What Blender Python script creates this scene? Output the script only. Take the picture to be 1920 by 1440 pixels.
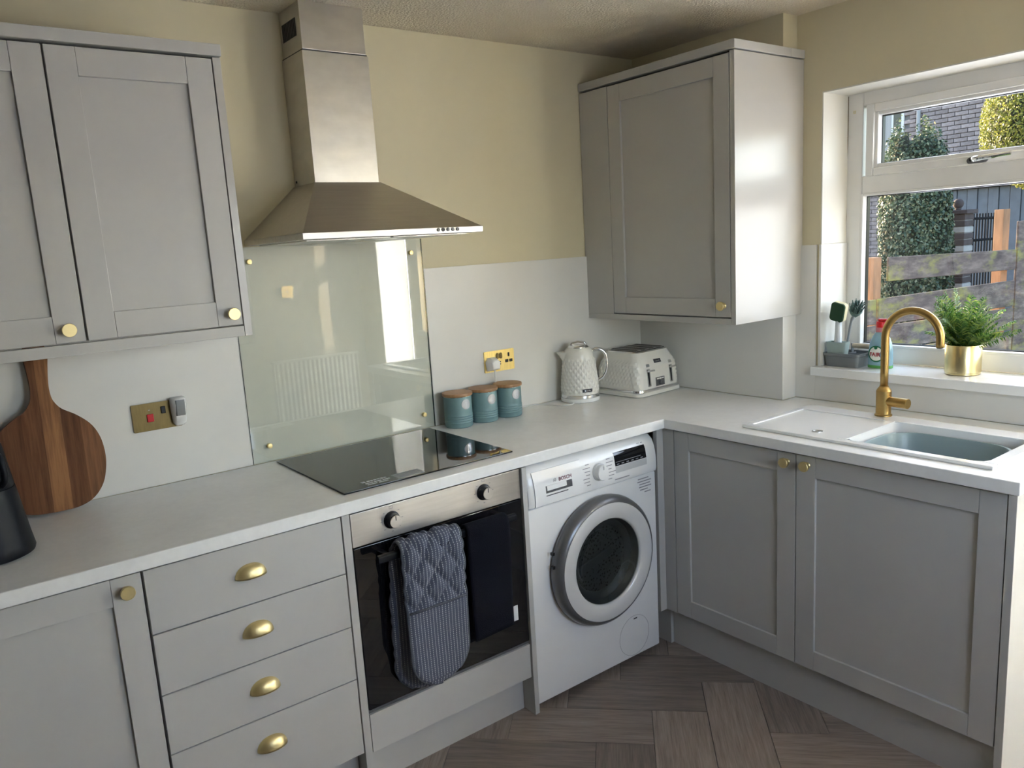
import bpy, bmesh, math, random
from mathutils import Vector, Matrix
random.seed(7)
for o in list(bpy.data.objects): bpy.data.objects.remove(o)
SC = bpy.context.scene
COL = SC.collection
R = math.radians
PI = math.pi

# ------------------------------------------------------------------ camera, sky, sun, exposure
cam_d = bpy.data.cameras.new('camera'); cam = bpy.data.objects.new('camera', cam_d); COL.objects.link(cam)
cam_d.sensor_width = 36.0; cam_d.lens = 36.0*1463.02/1920.0
cam_d.shift_x = 15.51/1920.0; cam_d.shift_y = 12.41/1920.0
cam_d.clip_start = 0.02; cam_d.clip_end = 200
cR = Vector((0.79628844, -0.6018851, -0.06049005)); cU = Vector((0.15623628, 0.10802784, 0.98179438)); cF = Vector((0.5843928, 0.79124226, -0.18005761))
m3 = Matrix((cR, cU, -cF)).transposed()
cam.matrix_world = Matrix.Translation((-2.74365, -2.50910, 1.56291)) @ m3.to_4x4()
SC.camera = cam

SUN_DIR = Vector((0.30, 1.0, 0.165)).normalized()      # towards the low winter sun
w = bpy.data.worlds.new('sky'); SC.world = w; w.use_nodes = True
nt = w.node_tree; nt.nodes.clear()
sky = nt.nodes.new('ShaderNodeTexSky'); sky.sky_type = 'NISHITA'; sky.sun_disc = False
sky.sun_elevation = R(14); sky.sun_rotation = math.atan2(SUN_DIR.x, SUN_DIR.y)
sky.air_density = 1.0; sky.dust_density = 1.5; sky.ozone_density = 1.0
bg = nt.nodes.new('ShaderNodeBackground'); bg.inputs['Strength'].default_value = 0.40
wo = nt.nodes.new('ShaderNodeOutputWorld')
nt.links.new(sky.outputs[0], bg.inputs[0]); nt.links.new(bg.outputs[0], wo.inputs[0])
sl = bpy.data.lights.new('sun', 'SUN'); sl.energy = 9.0; sl.angle = R(0.6); sl.color = (1.0, 0.80, 0.55)
so = bpy.data.objects.new('sun', sl); COL.objects.link(so)
so.rotation_euler = (-SUN_DIR).to_track_quat('-Z', 'Y').to_euler(); so.location = (6, 12, 6)

def daylight_lamp(name, power, c, w_, h_, rot, col):          # daylight stand-in: added area lamp just beyond the glass
    d = bpy.data.lights.new(name, 'AREA'); d.shape = 'RECTANGLE'; d.size = w_; d.size_y = h_; d.energy = power; d.color = col
    o = bpy.data.objects.new(name, d); COL.objects.link(o); o.location = c; o.rotation_euler = rot
daylight_lamp('window_fill_lamp', 4.6, (0.26, -1.53, 1.56), 0.76, 0.96, (0, R(90), 0), (0.90, 0.93, 1.06))  # extra area lamp that brightens the room from the window side
daylight_lamp('added_door_lamp', 110, (0.26, -2.46, 1.05), 1.9, 0.34, (0, R(90), 0), (0.84, 0.90, 1.12))  # added lamp behind the invented side door, lifts the room
daylight_lamp('added_rear_lamp', 5, (-1.35, -3.16, 1.50), 0.9, 0.95, (R(90), 0, 0), (0.84, 0.90, 1.12))  # added lamp behind the invented rear window, fills from the back

SC.view_settings.view_transform = 'Standard'; SC.view_settings.look = 'None'
SC.view_settings.gamma = 1.0; SC.view_settings.exposure = 1.52
SC.view_settings.use_curve_mapping = False
SC.cycles.max_bounces = 14; SC.cycles.diffuse_bounces = 8; SC.cycles.glossy_bounces = 6
SC.cycles.transparent_max_bounces = 16; SC.cycles.transmission_bounces = 8

# ------------------------------------------------------------------ materials
class NT:
    def __init__(s, name):
        s.m = bpy.data.materials.new(name); s.m.use_nodes = True; s.t = s.m.node_tree
        s.b = s.t.nodes['Principled BSDF']; s.out = s.t.nodes['Material Output']
    def n(s, typ, **k):
        nd = s.t.nodes.new(typ)
        for a, v in k.items():
            if a.startswith('i_'): nd.inputs[a[2:].replace('_', ' ')].default_value = v
            else: setattr(nd, a, v)
        return nd
    def l(s, a, b): s.t.links.new(a, b)
    def math(s, op, a, b=None):
        nd = s.n('ShaderNodeMath', operation=op)
        for i, v in enumerate((a, b)):
            if v is None: continue
            if isinstance(v, (int, float)): nd.inputs[i].default_value = v
            else: s.l(v, nd.inputs[i])
        return nd.outputs[0]
    def ramp(s, fac, *stops):
        r = s.n('ShaderNodeValToRGB'); e = r.color_ramp.elements
        while len(e) < len(stops): e.new(0.5)
        for x, (p, c) in zip(e, stops): x.position = p; x.color = (*c, 1)
        s.l(fac, r.inputs[0]); return r.outputs[0]
    def coords(s, scale=(1, 1, 1), kind='Object', rot=(0, 0, 0)):
        c = s.n('ShaderNodeTexCoord'); mp = s.n('ShaderNodeMapping')
        mp.inputs['Scale'].default_value = scale; mp.inputs['Rotation'].default_value = rot
        s.l(c.outputs[kind], mp.inputs[0]); return mp.outputs[0]
    def noise(s, vec, scale, detail=3, rough=0.55):
        nd = s.n('ShaderNodeTexNoise'); nd.inputs['Scale'].default_value = scale
        nd.inputs['Detail'].default_value = detail; nd.inputs['Roughness'].default_value = rough
        s.l(vec, nd.inputs['Vector']); return nd.outputs['Fac']
    def bump(s, h, strength, dist=0.002):
        b = s.n('ShaderNodeBump'); b.inputs['Strength'].default_value = strength; b.inputs['Distance'].default_value = dist
        s.l(h, b.inputs['Height']); s.l(b.outputs[0], s.b.inputs['Normal'])

def mat(name, col, rough=0.5, metal=0.0, var=0.0, vscale=20, bump=0.0, bscale=200, bdist=0.001, coat=0.0, spec=0.5, aniso=0, stretch=(1, 1, 1), trans=0.0):
    s = NT(name); b = s.b
    b.inputs['Base Color'].default_value = (*col, 1); b.inputs['Roughness'].default_value = rough; b.inputs['Metallic'].default_value = metal
    b.inputs['Specular IOR Level'].default_value = spec
    if coat: b.inputs['Coat Weight'].default_value = coat; b.inputs['Coat Roughness'].default_value = 0.05
    if aniso: b.inputs['Anisotropic'].default_value = aniso
    v = s.coords(stretch)
    if var:
        f = s.noise(v, vscale)
        s.l(s.ramp(f, (0.3, tuple(c*(1-var) for c in col)), (0.7, tuple(min(1, c*(1+var)) for c in col))), b.inputs['Base Color'])
    if bump: s.bump(s.noise(v, bscale), bump, bdist)
    return s.m

M = {}
M['cab'] = mat('painted_grey', (0.465, 0.455, 0.430), 0.42, var=0.015, vscale=6, bump=0.05, bscale=300)
M['cab_gloss'] = mat('satin_grey_panel', (0.475, 0.46, 0.425), 0.22, var=0.015, vscale=6)
M['carcass'] = mat('carcass_grey', (0.45, 0.44, 0.415), 0.5, var=0.02)
M['wall'] = mat('cream_paint', (0.620, 0.56, 0.385), 0.62, var=0.025, vscale=3, bump=0.12, bscale=160, bdist=0.0015)
M['wall_left'] = mat('bounce_darkened_wall', (0.20, 0.19, 0.185), 0.7, var=0.02, vscale=3)  # unseen wall, colour darkened to cut light bounced into the room
M['wall_rear'] = mat('bounce_dimmed_cream', (0.40, 0.375, 0.32), 0.7, var=0.02, vscale=3)  # rear wall colour lowered to weaken its bounced light
M['reveal_white'] = mat('reveal_white', (0.70, 0.685, 0.62), 0.5, var=0.02, vscale=5)
M['white_panel'] = mat('white_splash_board', (0.70, 0.685, 0.645), 0.34, var=0.02, vscale=5)
M['gloss_white'] = mat('white_enamel', (0.80, 0.80, 0.79), 0.14, var=0.005)
M['upvc'] = mat('white_upvc', (0.78, 0.77, 0.74), 0.25, var=0.03, vscale=8)
M['steel'] = mat('brushed_steel', (0.62, 0.59, 0.54), 0.30, 1.0, var=0.07, vscale=7, bump=0.03, bscale=60, bdist=0.0004, stretch=(1.5, 1.5, 3), aniso=0.4)
def blotch(m, lo, hi):
    t = m.node_tree; b = t.nodes['Principled BSDF']; tc = t.nodes.new('ShaderNodeTexCoord'); n = t.nodes.new('ShaderNodeTexNoise'); n.inputs['Scale'].default_value = 11; n.inputs['Detail'].default_value = 2; n.inputs['Roughness'].default_value = 0.5
    t.links.new(tc.outputs['Object'], n.inputs['Vector']); mr = t.nodes.new('ShaderNodeMapRange'); mr.inputs['From Min'].default_value = 0.35; mr.inputs['From Max'].default_value = 0.65; mr.inputs['To Min'].default_value = lo; mr.inputs['To Max'].default_value = hi
    t.links.new(n.outputs['Fac'], mr.inputs['Value']); t.links.new(mr.outputs['Result'], b.inputs['Roughness'])
blotch(M['steel'], 0.30, 0.37)
M['steel_h'] = mat('brushed_steel_across', (0.58, 0.56, 0.53), 0.38, 1.0, var=0.06, vscale=10, bump=0.10, bscale=60, bdist=0.0005, stretch=(0.8, 10, 10))
M['steel_dark'] = mat('steel_canopy', (0.54, 0.50, 0.45), 0.36, 1.0, var=0.05, vscale=12, bump=0.08, bscale=50, bdist=0.0005, stretch=(0.6, 8, 8))
M['chrome'] = mat('chrome', (0.82, 0.82, 0.82), 0.08, 1.0)
M['brass'] = mat('satin_brass', (0.80, 0.65, 0.33), 0.42, 1.0, var=0.03, vscale=40)
M['brass_tap'] = mat('brushed_bronze_brass', (0.44, 0.29, 0.105), 0.33, 1.0, var=0.05, vscale=60, stretch=(1, 1, 6))
M['brass_pot'] = mat('champagne_gold', (0.80, 0.68, 0.38), 0.28, 1.0, var=0.02, vscale=30)
M['brass_plate'] = mat('antique_brass_plate', (0.21, 0.155, 0.07), 0.30, 1.0, var=0.08, vscale=25, stretch=(8, 1, 1))
M['brass_bright'] = mat('brushed_brass_plate', (0.80, 0.62, 0.24), 0.34, 1.0, var=0.08, vscale=25, stretch=(8, 1, 1))
M['black'] = mat('black_plastic', (0.008, 0.008, 0.009), 0.35)
M['black_gloss'] = mat('black_glass', (0.006, 0.006, 0.007), 0.03, spec=0.6)
M['hob'] = mat('hob_glass', (0.010, 0.010, 0.010), 0.035, spec=0.65)
M['black_satin'] = mat('black_satin_metal', (0.004, 0.005, 0.008), 0.42, spec=0.18)
M['dark_gap'] = mat('shadow_gap_black', (0.02, 0.02, 0.02), 0.8)
M['print_grey'] = mat('grey_print', (0.30, 0.30, 0.31), 0.6)
M['print_dark'] = mat('dark_print', (0.05, 0.05, 0.055), 0.6)
M['print_white'] = mat('white_print', (0.62, 0.62, 0.62), 0.5)
M['red'] = mat('red_plastic', (0.60, 0.015, 0.02), 0.3)
M['red_print'] = mat('red_print', (0.42, 0.02, 0.03), 0.4)
M['green_print'] = mat('green_print', (0.01, 0.16, 0.06), 0.4)
M['cream_print'] = mat('cream_print', (0.80, 0.80, 0.72), 0.4)
M['teal'] = mat('matt_teal_enamel', (0.155, 0.258, 0.268), 0.42, var=0.02)
M['lid_wood'] = mat('bamboo_lid', (0.36, 0.19, 0.085), 0.45, var=0.18, vscale=22, stretch=(1, 7, 1))
M['wm_grey'] = mat('grey_door_ring', (0.17, 0.17, 0.175), 0.30, 0.5)
M['wm_silver'] = mat('silver_door_ring', (0.70, 0.70, 0.69), 0.25, 0.15)
M['rubber'] = mat('dark_rubber', (0.045, 0.05, 0.052), 0.4)
M['grey_plastic'] = mat('grey_plastic', (0.20, 0.21, 0.215), 0.4)
M['sage_plastic'] = mat('pale_sage_plastic', (0.34, 0.42, 0.39), 0.45, var=0.04, vscale=30)
M['blue_grey_tub'] = mat('blue_grey_plastic_tub', (0.24, 0.31, 0.32), 0.32)
M['sponge_green'] = mat('green_scourer', (0.015, 0.055, 0.022), 0.9, bump=0.6, bscale=400, bdist=0.003)
M['sponge_yellow'] = mat('cream_sponge', (0.72, 0.66, 0.42), 0.85, bump=0.4, bscale=300)
M['bristle'] = mat('green_grey_bristles', (0.10, 0.16, 0.14), 0.7, var=0.2, vscale=200)
M['bamboo'] = mat('pale_bamboo', (0.55, 0.46, 0.33), 0.5, var=0.06, vscale=30)
M['soil'] = mat('dark_soil', (0.02, 0.016, 0.012), 0.95, bump=0.5, bscale=80)
M['radiator'] = mat('radiator_white', (0.66, 0.66, 0.66), 0.3)
M['mortar'] = mat('mortar', (0.17, 0.16, 0.165), 0.9, var=0.1, vscale=10)
M['garden'] = mat('garden_ground', (0.09, 0.085, 0.08), 0.95, var=0.3, vscale=3)
M['bluegrey_wood'] = mat('blue_grey_painted_boards', (0.11, 0.13, 0.17), 0.6, var=0.12, vscale=8)
M['iron'] = mat('black_iron', (0.012, 0.013, 0.016), 0.9, spec=0.1)
M['navy'] = mat('navy_towel', (0.0014, 0.0019, 0.0055), 0.95, bump=0.6, bscale=420, bdist=0.003, spec=0.2)
M['binding'] = mat('glove_binding', (0.085, 0.090, 0.105), 0.9, var=0.25, vscale=260, spec=0.2)
M['seam'] = mat('dark_seam', (0.028, 0.031, 0.045), 0.95, spec=0.1)
M['cable'] = mat('white_cable', (0.70, 0.69, 0.66), 0.45)
M['caulk'] = mat('cracked_caulk', (0.18, 0.14, 0.08), 0.8, var=0.3, vscale=60)

# worktop: pale stone-effect laminate
s = NT('pale_stone_laminate'); v = s.coords()
f = s.math('ADD', s.math('MULTIPLY', s.noise(v, 4, 6, 0.65), 0.7), s.math('MULTIPLY', s.noise(v, 60, 3), 0.3))
s.l(s.ramp(f, (0.32, (0.74, 0.73, 0.71)), (0.68, (0.85, 0.845, 0.825))), s.b.inputs['Base Color'])
s.b.inputs['Roughness'].default_value = 0.36; M['worktop'] = s.m
# textured ceiling
s = NT('stippled_ceiling'); v = s.coords()
f = s.noise(v, 120, 2, 0.5); s.b.inputs['Base Color'].default_value = (0.68, 0.615, 0.49, 1); s.b.inputs['Roughness'].default_value = 0.85
s.bump(s.ramp(f, (0.42, (0, 0, 0)), (0.60, (1, 1, 1))), 0.75, 0.006); M['ceiling'] = s.m
# floor plank (grain along local X, tint per plank)
s = NT('brown_oak_plank')
oi = s.n('ShaderNodeObjectInfo'); tc = s.n('ShaderNodeTexCoord')
ad = s.n('ShaderNodeVectorMath', operation='ADD'); s.l(tc.outputs['Object'], ad.inputs[0])
cmb = s.n('ShaderNodeCombineXYZ'); s.l(s.math('MULTIPLY', oi.outputs['Random'], 37.0), cmb.inputs[0]); s.l(s.math('MULTIPLY', oi.outputs['Random'], 11.0), cmb.inputs[1])
s.l(cmb.outputs[0], ad.inputs[1])
mp = s.n('ShaderNodeMapping'); mp.inputs['Scale'].default_value = (1.6, 22, 1); s.l(ad.outputs[0], mp.inputs[0])
mp2 = s.n('ShaderNodeMapping'); mp2.inputs['Scale'].default_value = (6, 120, 1); s.l(ad.outputs[0], mp2.inputs[0])
g = s.math('ADD', s.math('MULTIPLY', s.noise(mp.outputs[0], 2.5, 5, 0.6), 0.6), s.math('MULTIPLY', s.noise(mp2.outputs[0], 2, 3), 0.4))
c1 = s.ramp(g, (0.30, (0.120, 0.092, 0.074)), (0.52, (0.236, 0.184, 0.148)), (0.72, (0.325, 0.262, 0.215)))
hs = s.n('ShaderNodeHueSaturation'); s.l(c1, hs.inputs['Color']); s.l(s.math('ADD', s.math('MULTIPLY', oi.outputs['Random'], 0.50), 0.74), hs.inputs['Value'])
hs.inputs['Saturation'].default_value = 0.88
s.l(hs.outputs[0], s.b.inputs['Base Color']); s.b.inputs['Roughness'].default_value = 0.42; s.bump(g, 0.12, 0.001); M['plank'] = s.m
# chopping board: laminated strips of acacia
s = NT('acacia_strips'); tc = s.n('ShaderNodeTexCoord'); sep = s.n('ShaderNodeSeparateXYZ'); s.l(tc.outputs['Object'], sep.inputs[0])
wn = s.n('ShaderNodeTexNoise'); wn.inputs['Scale'].default_value = 2.5; s.l(tc.outputs['Object'], wn.inputs['Vector'])
sx = s.math('ADD', s.math('MULTIPLY', sep.outputs['X'], 1/0.047), s.math('MULTIPLY', wn.outputs['Fac'], 0.25))
st = s.math('FLOOR', sx); wh = s.n('ShaderNodeTexWhiteNoise', noise_dimensions='1D'); s.l(st, wh.inputs['W'])
v = s.coords((34, 34, 2.2)); gr = s.noise(v, 2.2, 5, 0.65)
cs = s.ramp(wh.outputs['Value'], (0.0, (0.090, 0.034, 0.013)), (0.35, (0.200, 0.085, 0.032)), (0.7, (0.30, 0.150, 0.062)), (1.0, (0.130, 0.052, 0.024)))
mx = s.n('ShaderNodeMix', data_type='RGBA', blend_type='MULTIPLY'); mx.inputs['Factor'].default_value = 0.85
s.l(cs, mx.inputs['A']); s.l(s.ramp(gr, (0.3, (0.45, 0.38, 0.33)), (0.6, (1.15, 1.1, 1.05))), mx.inputs['B'])
s.l(mx.outputs['Result'], s.b.inputs['Base Color']); s.b.inputs['Roughness'].default_value = 0.55; s.b.inputs['Specular IOR Level'].default_value = 0.2; M['board'] = s.m
# oven glove cloth: grey navy with rows of pale running stitch (object X / Z)
s = NT('stitched_denim_cloth'); tc = s.n('ShaderNodeTexCoord'); sep = s.n('ShaderNodeSeparateXYZ'); s.l(tc.outputs['Object'], sep.inputs[0])
fx = s.math('FRACT', s.math('MULTIPLY', sep.outputs['X'], 1/0.0105)); fz = s.math('FRACT', s.math('MULTIPLY', sep.outputs['Z'], 1/0.0062))
msk = s.math('MULTIPLY', s.math('LESS_THAN', fx, 0.26), s.math('LESS_THAN', fz, 0.62))
v = s.coords((1, 1, 1)); nz = s.noise(v, 500, 2)
cl = s.ramp(nz, (0.3, (0.052, 0.058, 0.085)), (0.7, (0.105, 0.113, 0.150)))
mx = s.n('ShaderNodeMix', data_type='RGBA'); s.l(msk, mx.inputs['Factor']); s.l(cl, mx.inputs['A']); mx.inputs['B'].default_value = (0.30, 0.31, 0.33, 1)
s.l(mx.outputs['Result'], s.b.inputs['Base Color']); s.b.inputs['Roughness'].default_value = 0.95; s.b.inputs['Specular IOR Level'].default_value = 0.2; s.bump(nz, 0.4, 0.002); M['glove'] = s.m
# window pane: clear, reflects by angle, shadow rays pass
def pane(name, tint=(1, 1, 1), ior=1.5):
    s = NT(name); s.t.nodes.remove(s.b)
    tr = s.n('ShaderNodeBsdfTransparent'); tr.inputs[0].default_value = (*tint, 1)
    gl = s.n('ShaderNodeBsdfGlossy'); gl.inputs['Roughness'].default_value = 0.0
    lw = s.n('ShaderNodeLayerWeight'); lw.inputs[0].default_value = 0.5; f0 = ((ior-1)/(ior+1))**2
    fr = s.math('ADD', s.math('MULTIPLY', s.math('POWER', lw.outputs['Facing'], 5.0), 1-f0), f0*1.6)
    mx = s.n('ShaderNodeMixShader'); s.l(fr, mx.inputs[0]); s.l(tr.outputs[0], mx.inputs[1]); s.l(gl.outputs[0], mx.inputs[2]); s.l(mx.outputs[0], s.out.inputs[0])
    return s.m
M['pane'] = pane('window_pane', (0.95, 0.97, 0.97))
M['splash_glass'] = pane('clear_splash_glass', (0.965, 0.98, 0.965), 1.62)
M['porthole'] = pane('smoked_porthole', (0.55, 0.6, 0.6), 1.5)
# light-passing blind
s = NT('white_blind'); s.t.nodes.remove(s.b)
df = s.n('ShaderNodeBsdfDiffuse'); df.inputs[0].default_value = (0.8, 0.78, 0.72, 1); tl = s.n('ShaderNodeBsdfTranslucent'); tl.inputs[0].default_value = (0.8, 0.78, 0.70, 1)
mx = s.n('ShaderNodeMixShader'); mx.inputs[0].default_value = 0.6; s.l(df.outputs[0], mx.inputs[1]); s.l(tl.outputs[0], mx.inputs[2]); s.l(mx.outputs[0], s.out.inputs[0]); M['blind'] = s.m
# leaves
def leafmat(name, a, b_, c, trans=0.35, scale=1.0):
    s = NT(name); g = s.n('ShaderNodeNewGeometry')
    cl = s.ramp(g.outputs['Random Per Island'], (0.0, a), (0.6, b_), (1.0, c))
    tl = s.n('ShaderNodeBsdfTranslucent'); s.l(cl, tl.inputs[0]); s.l(cl, s.b.inputs['Base Color']); s.b.inputs['Roughness'].default_value = 0.45
    mx = s.n('ShaderNodeMixShader'); mx.inputs[0].default_value = trans
    s.l(s.b.outputs[0], mx.inputs[1]); s.l(tl.outputs[0], mx.inputs[2]); s.l(mx.outputs[0], s.out.inputs[0]); return s.m
M['fern'] = leafmat('fern_green', (0.025, 0.075, 0.012), (0.075, 0.165, 0.028), (0.24, 0.30, 0.055), 0.4)
M['ivy'] = leafmat('ivy_leaf', (0.020, 0.045, 0.028), (0.060, 0.100, 0.055), (0.26, 0.28, 0.18), 0.25)
M['conifer'] = leafmat('conifer_leaf', (0.10, 0.13, 0.025), (0.22, 0.24, 0.045), (0.38, 0.37, 0.08), 0.4)
M['dark_shrub'] = leafmat('dark_shrub_leaf', (0.02, 0.04, 0.015), (0.04, 0.07, 0.025), (0.07, 0.10, 0.03), 0.2)
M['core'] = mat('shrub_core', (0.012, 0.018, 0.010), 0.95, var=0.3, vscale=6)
# bricks
s = NT('lilac_brick'); oi = s.n('ShaderNodeObjectInfo'); v = s.coords()
hs = s.n('ShaderNodeHueSaturation'); s.l(s.ramp(s.noise(v, 14, 4), (0.3, (0.20, 0.165, 0.170)), (0.7, (0.32, 0.27, 0.275))), hs.inputs['Color'])
s.l(s.math('ADD', s.math('MULTIPLY', oi.outputs['Random'], 0.45), 0.78), hs.inputs['Value']); s.l(hs.outputs[0], s.b.inputs['Base Color']); s.b.inputs['Roughness'].default_value = 0.85; M['brick'] = s.m
M['dark_brick'] = mat('dark_brick', (0.055, 0.040, 0.042), 0.85, var=0.3, vscale=12)
M['pale_brick'] = mat('pale_brick', (0.30, 0.29, 0.29), 0.85, var=0.1, vscale=12)
# weathered fence timber with moss
s = NT('mossy_fence_board'); oi = s.n('ShaderNodeObjectInfo'); v = s.coords((1.2, 12, 9)); v2 = s.coords((2.2, 2.2, 4))
g = s.noise(v, 2, 6, 0.7)
cw = s.ramp(g, (0.28, (0.040, 0.027, 0.026)), (0.50, (0.125, 0.090, 0.082)), (0.72, (0.27, 0.205, 0.180)))
ms = s.ramp(s.noise(v2, 1.6, 5, 0.7), (0.50, (0, 0, 0)), (0.66, (1, 1, 1)))
mx = s.n('ShaderNodeMix', data_type='RGBA'); s.l(ms, mx.inputs['Factor']); s.l(cw, mx.inputs['A']); mx.inputs['B'].default_value = (0.26, 0.235, 0.065, 1)
s.l(mx.outputs['Result'], s.b.inputs['Base Color']); s.b.inputs['Roughness'].default_value = 0.85; s.bump(g, 0.4, 0.004); M['fence'] = s.m
M['fence_post'] = mat('orange_fence_post', (0.33, 0.165, 0.085), 0.8, var=0.3, vscale=5, stretch=(4, 4, 0.8))

# ------------------------------------------------------------------ mesh helpers (world coordinates)
def box(bm, x0, x1, y0, y1, z0, z1, bev=0.0, seg=2):
    x0, x1 = min(x0, x1), max(x0, x1); y0, y1 = min(y0, y1), max(y0, y1); z0, z1 = min(z0, z1), max(z0, z1)
    vs = [bm.verts.new((x, y, z)) for x in (x0, x1) for y in (y0, y1) for z in (z0, z1)]
    fs = [bm.faces.new([vs[i] for i in q]) for q in ((0, 1, 3, 2), (4, 6, 7, 5), (0, 4, 5, 1), (2, 3, 7, 6), (0, 2, 6, 4), (1, 5, 7, 3))]
    if bev:
        es = list({e for f in fs for e in f.edges})
        bmesh.ops.bevel(bm, geom=es, offset=bev, segments=seg, affect='EDGES', profile=0.5)
    return bm
def nb(): return bmesh.new()
def B(*a, **k): return box(nb(), *a, **k)
def lathe(bm, prof, seg=40, loc=(0, 0, 0), axis='z', cap0=True, cap1=True, fn=None):
    """prof: (radius, height) list along the axis"""
    rows = []
    for k, (r, h) in enumerate(prof):
        row = []
        for i in range(seg):
            a = 2*PI*i/seg; rr = r + (fn(a, h) if fn else 0)
            p = {'z': (rr*math.cos(a), rr*math.sin(a), h), 'y': (rr*math.cos(a), h, rr*math.sin(a)), 'x': (h, rr*math.cos(a), rr*math.sin(a))}[axis]
            row.append(bm.verts.new((p[0]+loc[0], p[1]+loc[1], p[2]+loc[2])))
        rows.append(row)
    for a, b in zip(rows, rows[1:]):
        for i in range(seg):
            j = (i+1) % seg; bm.faces.new((a[i], a[j], b[j], b[i]))
    if cap0: bm.faces.new(list(reversed(rows[0])))
    if cap1: bm.faces.new(rows[-1])
    return bm
def tube(bm, pts, r, seg=12, cap=True):
    pts = [Vector(p) for p in pts]; n = len(pts); rs = r if isinstance(r, (list, tuple)) else [r]*n
    t0 = (pts[1]-pts[0]).normalized(); up = Vector((0, 0, 1)) if abs(t0.z) < 0.9 else Vector((1, 0, 0))
    nrm = t0.cross(up).normalized(); rows = []
    for i in range(n):
        t = (pts[min(i+1, n-1)]-pts[max(i-1, 0)]).normalized()
        nrm = (nrm - t*nrm.dot(t)).normalized(); bi = t.cross(nrm)
        rows.append([bm.verts.new(pts[i]+rs[i]*(math.cos(2*PI*k/seg)*nrm+math.sin(2*PI*k/seg)*bi)) for k in range(seg)])
    for a, b in zip(rows, rows[1:]):
        for k in range(seg):
            j = (k+1) % seg; bm.faces.new((a[k], a[j], b[j], b[k]))
    if cap: bm.faces.new(list(reversed(rows[0]))); bm.faces.new(rows[-1])
    return bm
def spline(pts, n=8):
    P = [Vector(p) for p in pts]; P = [2*P[0]-P[1]]+P+[2*P[-1]-P[-2]]; out = []
    for i in range(1, len(P)-2):
        for k in range(n):
            t = k/n; a, b, c, d = P[i-1:i+3]
            out.append(0.5*((2*b)+(c-a)*t+(2*a-5*b+4*c-d)*t*t+(3*b-a-3*c+d)*t**3))
    out.append(P[-2]); return out
def prism(bm, poly, d0, d1, axis='y', bev=0.0):
    """poly of (u,w) extruded along axis: y -> (u,d,w); x -> (d,u,w); z -> (u,w,d)"""
    f3 = {'y': lambda u, w_, d: (u, d, w_), 'x': lambda u, w_, d: (d, u, w_), 'z': lambda u, w_, d: (u, w_, d)}[axis]
    a = [bm.verts.new(f3(u, w_, d0)) for u, w_ in poly]; b = [bm.verts.new(f3(u, w_, d1)) for u, w_ in poly]
    n = len(poly); fs = [bm.faces.new(a), bm.faces.new(list(reversed(b)))]
    for i in range(n): fs.append(bm.faces.new((a[i], b[i], b[(i+1) % n], a[(i+1) % n])))
    if bev:
        es = [e for f in fs[:2] for e in f.edges]
        bmesh.ops.bevel(bm, geom=es, offset=bev, segments=2, affect='EDGES')
    return bm
def rrect(u0, u1, w0, w1, r, n=6):
    out = []
    for cu, cw, a0 in ((u1-r, w1-r, 0), (u0+r, w1-r, 90), (u0+r, w0+r, 180), (u1-r, w0+r, 270)):
        for k in range(n+1):
            a = R(a0+90*k/n); out.append((cu+r*math.cos(a), cw+r*math.sin(a)))
    return out
def loft(bm, loops, cap0=True, cap1=True):
    rows = [[bm.verts.new(p) for p in l] for l in loops]; n = len(rows[0])
    for a, b in zip(rows, rows[1:]):
        for i in range(n):
            j = (i+1) % n; bm.faces.new((a[i], a[j], b[j], b[i]))
    if cap0: bm.faces.new(list(reversed(rows[0])))
    if cap1: bm.faces.new(rows[-1])
    return bm
def text_bm(txt, size, plane, loc, extrude=0.0004, align='CENTER', bold=0.0):
    """flat lettering; plane: function (u,w,d)->world, d away from the surface"""
    c = bpy.data.curves.new('t', 'FONT'); c.body = txt; c.size = size; c.align_x = align; c.align_y = 'CENTER'; c.extrude = extrude; c.offset = bold; c.resolution_u = 3
    o = bpy.data.objects.new('t', c); COL.objects.link(o)
    dg = bpy.context.evaluated_depsgraph_get(); me = bpy.data.meshes.new_from_object(o.evaluated_get(dg))
    bm = nb(); bm.from_mesh(me); bpy.data.objects.remove(o); bpy.data.curves.remove(c); bpy.data.meshes.remove(me)
    for v in bm.verts: v.co = Vector(plane(v.co.x, v.co.y, v.co.z)) + Vector(loc)
    return bm
def PY(u, w_, d): return (u, -d, w_)        # on a face looking towards -y
def PX(u, w_, d): return (-d, -u, w_)       # on a face looking towards -x
def PZ(u, w_, d): return (u, w_, d)

def place(bm, mtx):
    bmesh.ops.transform(bm, matrix=mtx, verts=bm.verts); return bm
def finish(name, bm, m, smooth, recalc=True):
    if recalc: bmesh.ops.recalc_face_normals(bm, faces=bm.faces)
    me = bpy.data.meshes.new(name); bm.to_mesh(me); bm.free(); me.materials.append(M[m] if isinstance(m, str) else m)
    if smooth is not None:
        me.shade_smooth() if smooth is True else me.shade_flat()
        if smooth not in (True, False): 
            me.shade_smooth(); me.set_sharp_from_angle(angle=R(smooth))
    return me
def root_loc(p):
    while p.parent: p = p.parent
    return Vector(p.location)
def obj(name, bm, m, parent=None, smooth=20, label=None, kind=None, recalc=True):
    """links a mesh given in world coordinates; a part keeps its thing's origin"""
    if parent is not None:
        off = root_loc(parent)
        for v in bm.verts: v.co -= off
    o = bpy.data.objects.new(name, finish(name, bm, m, smooth, recalc)); COL.objects.link(o)
    if parent is not None: o.parent = parent
    if label: o['label'] = label
    if kind: o['kind'] = kind
    return o
def thing(name, label, cat, loc, group=None):
    o = bpy.data.objects.new(name, None); COL.objects.link(o); o.location = loc; o.empty_display_size = 0.05
    o['label'] = label; o['category'] = cat
    if group: o['group'] = group
    return o
def tag(o, label, cat, group=None):
    o['label'] = label; o['category'] = cat
    if group: o['group'] = group
    return o
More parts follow.
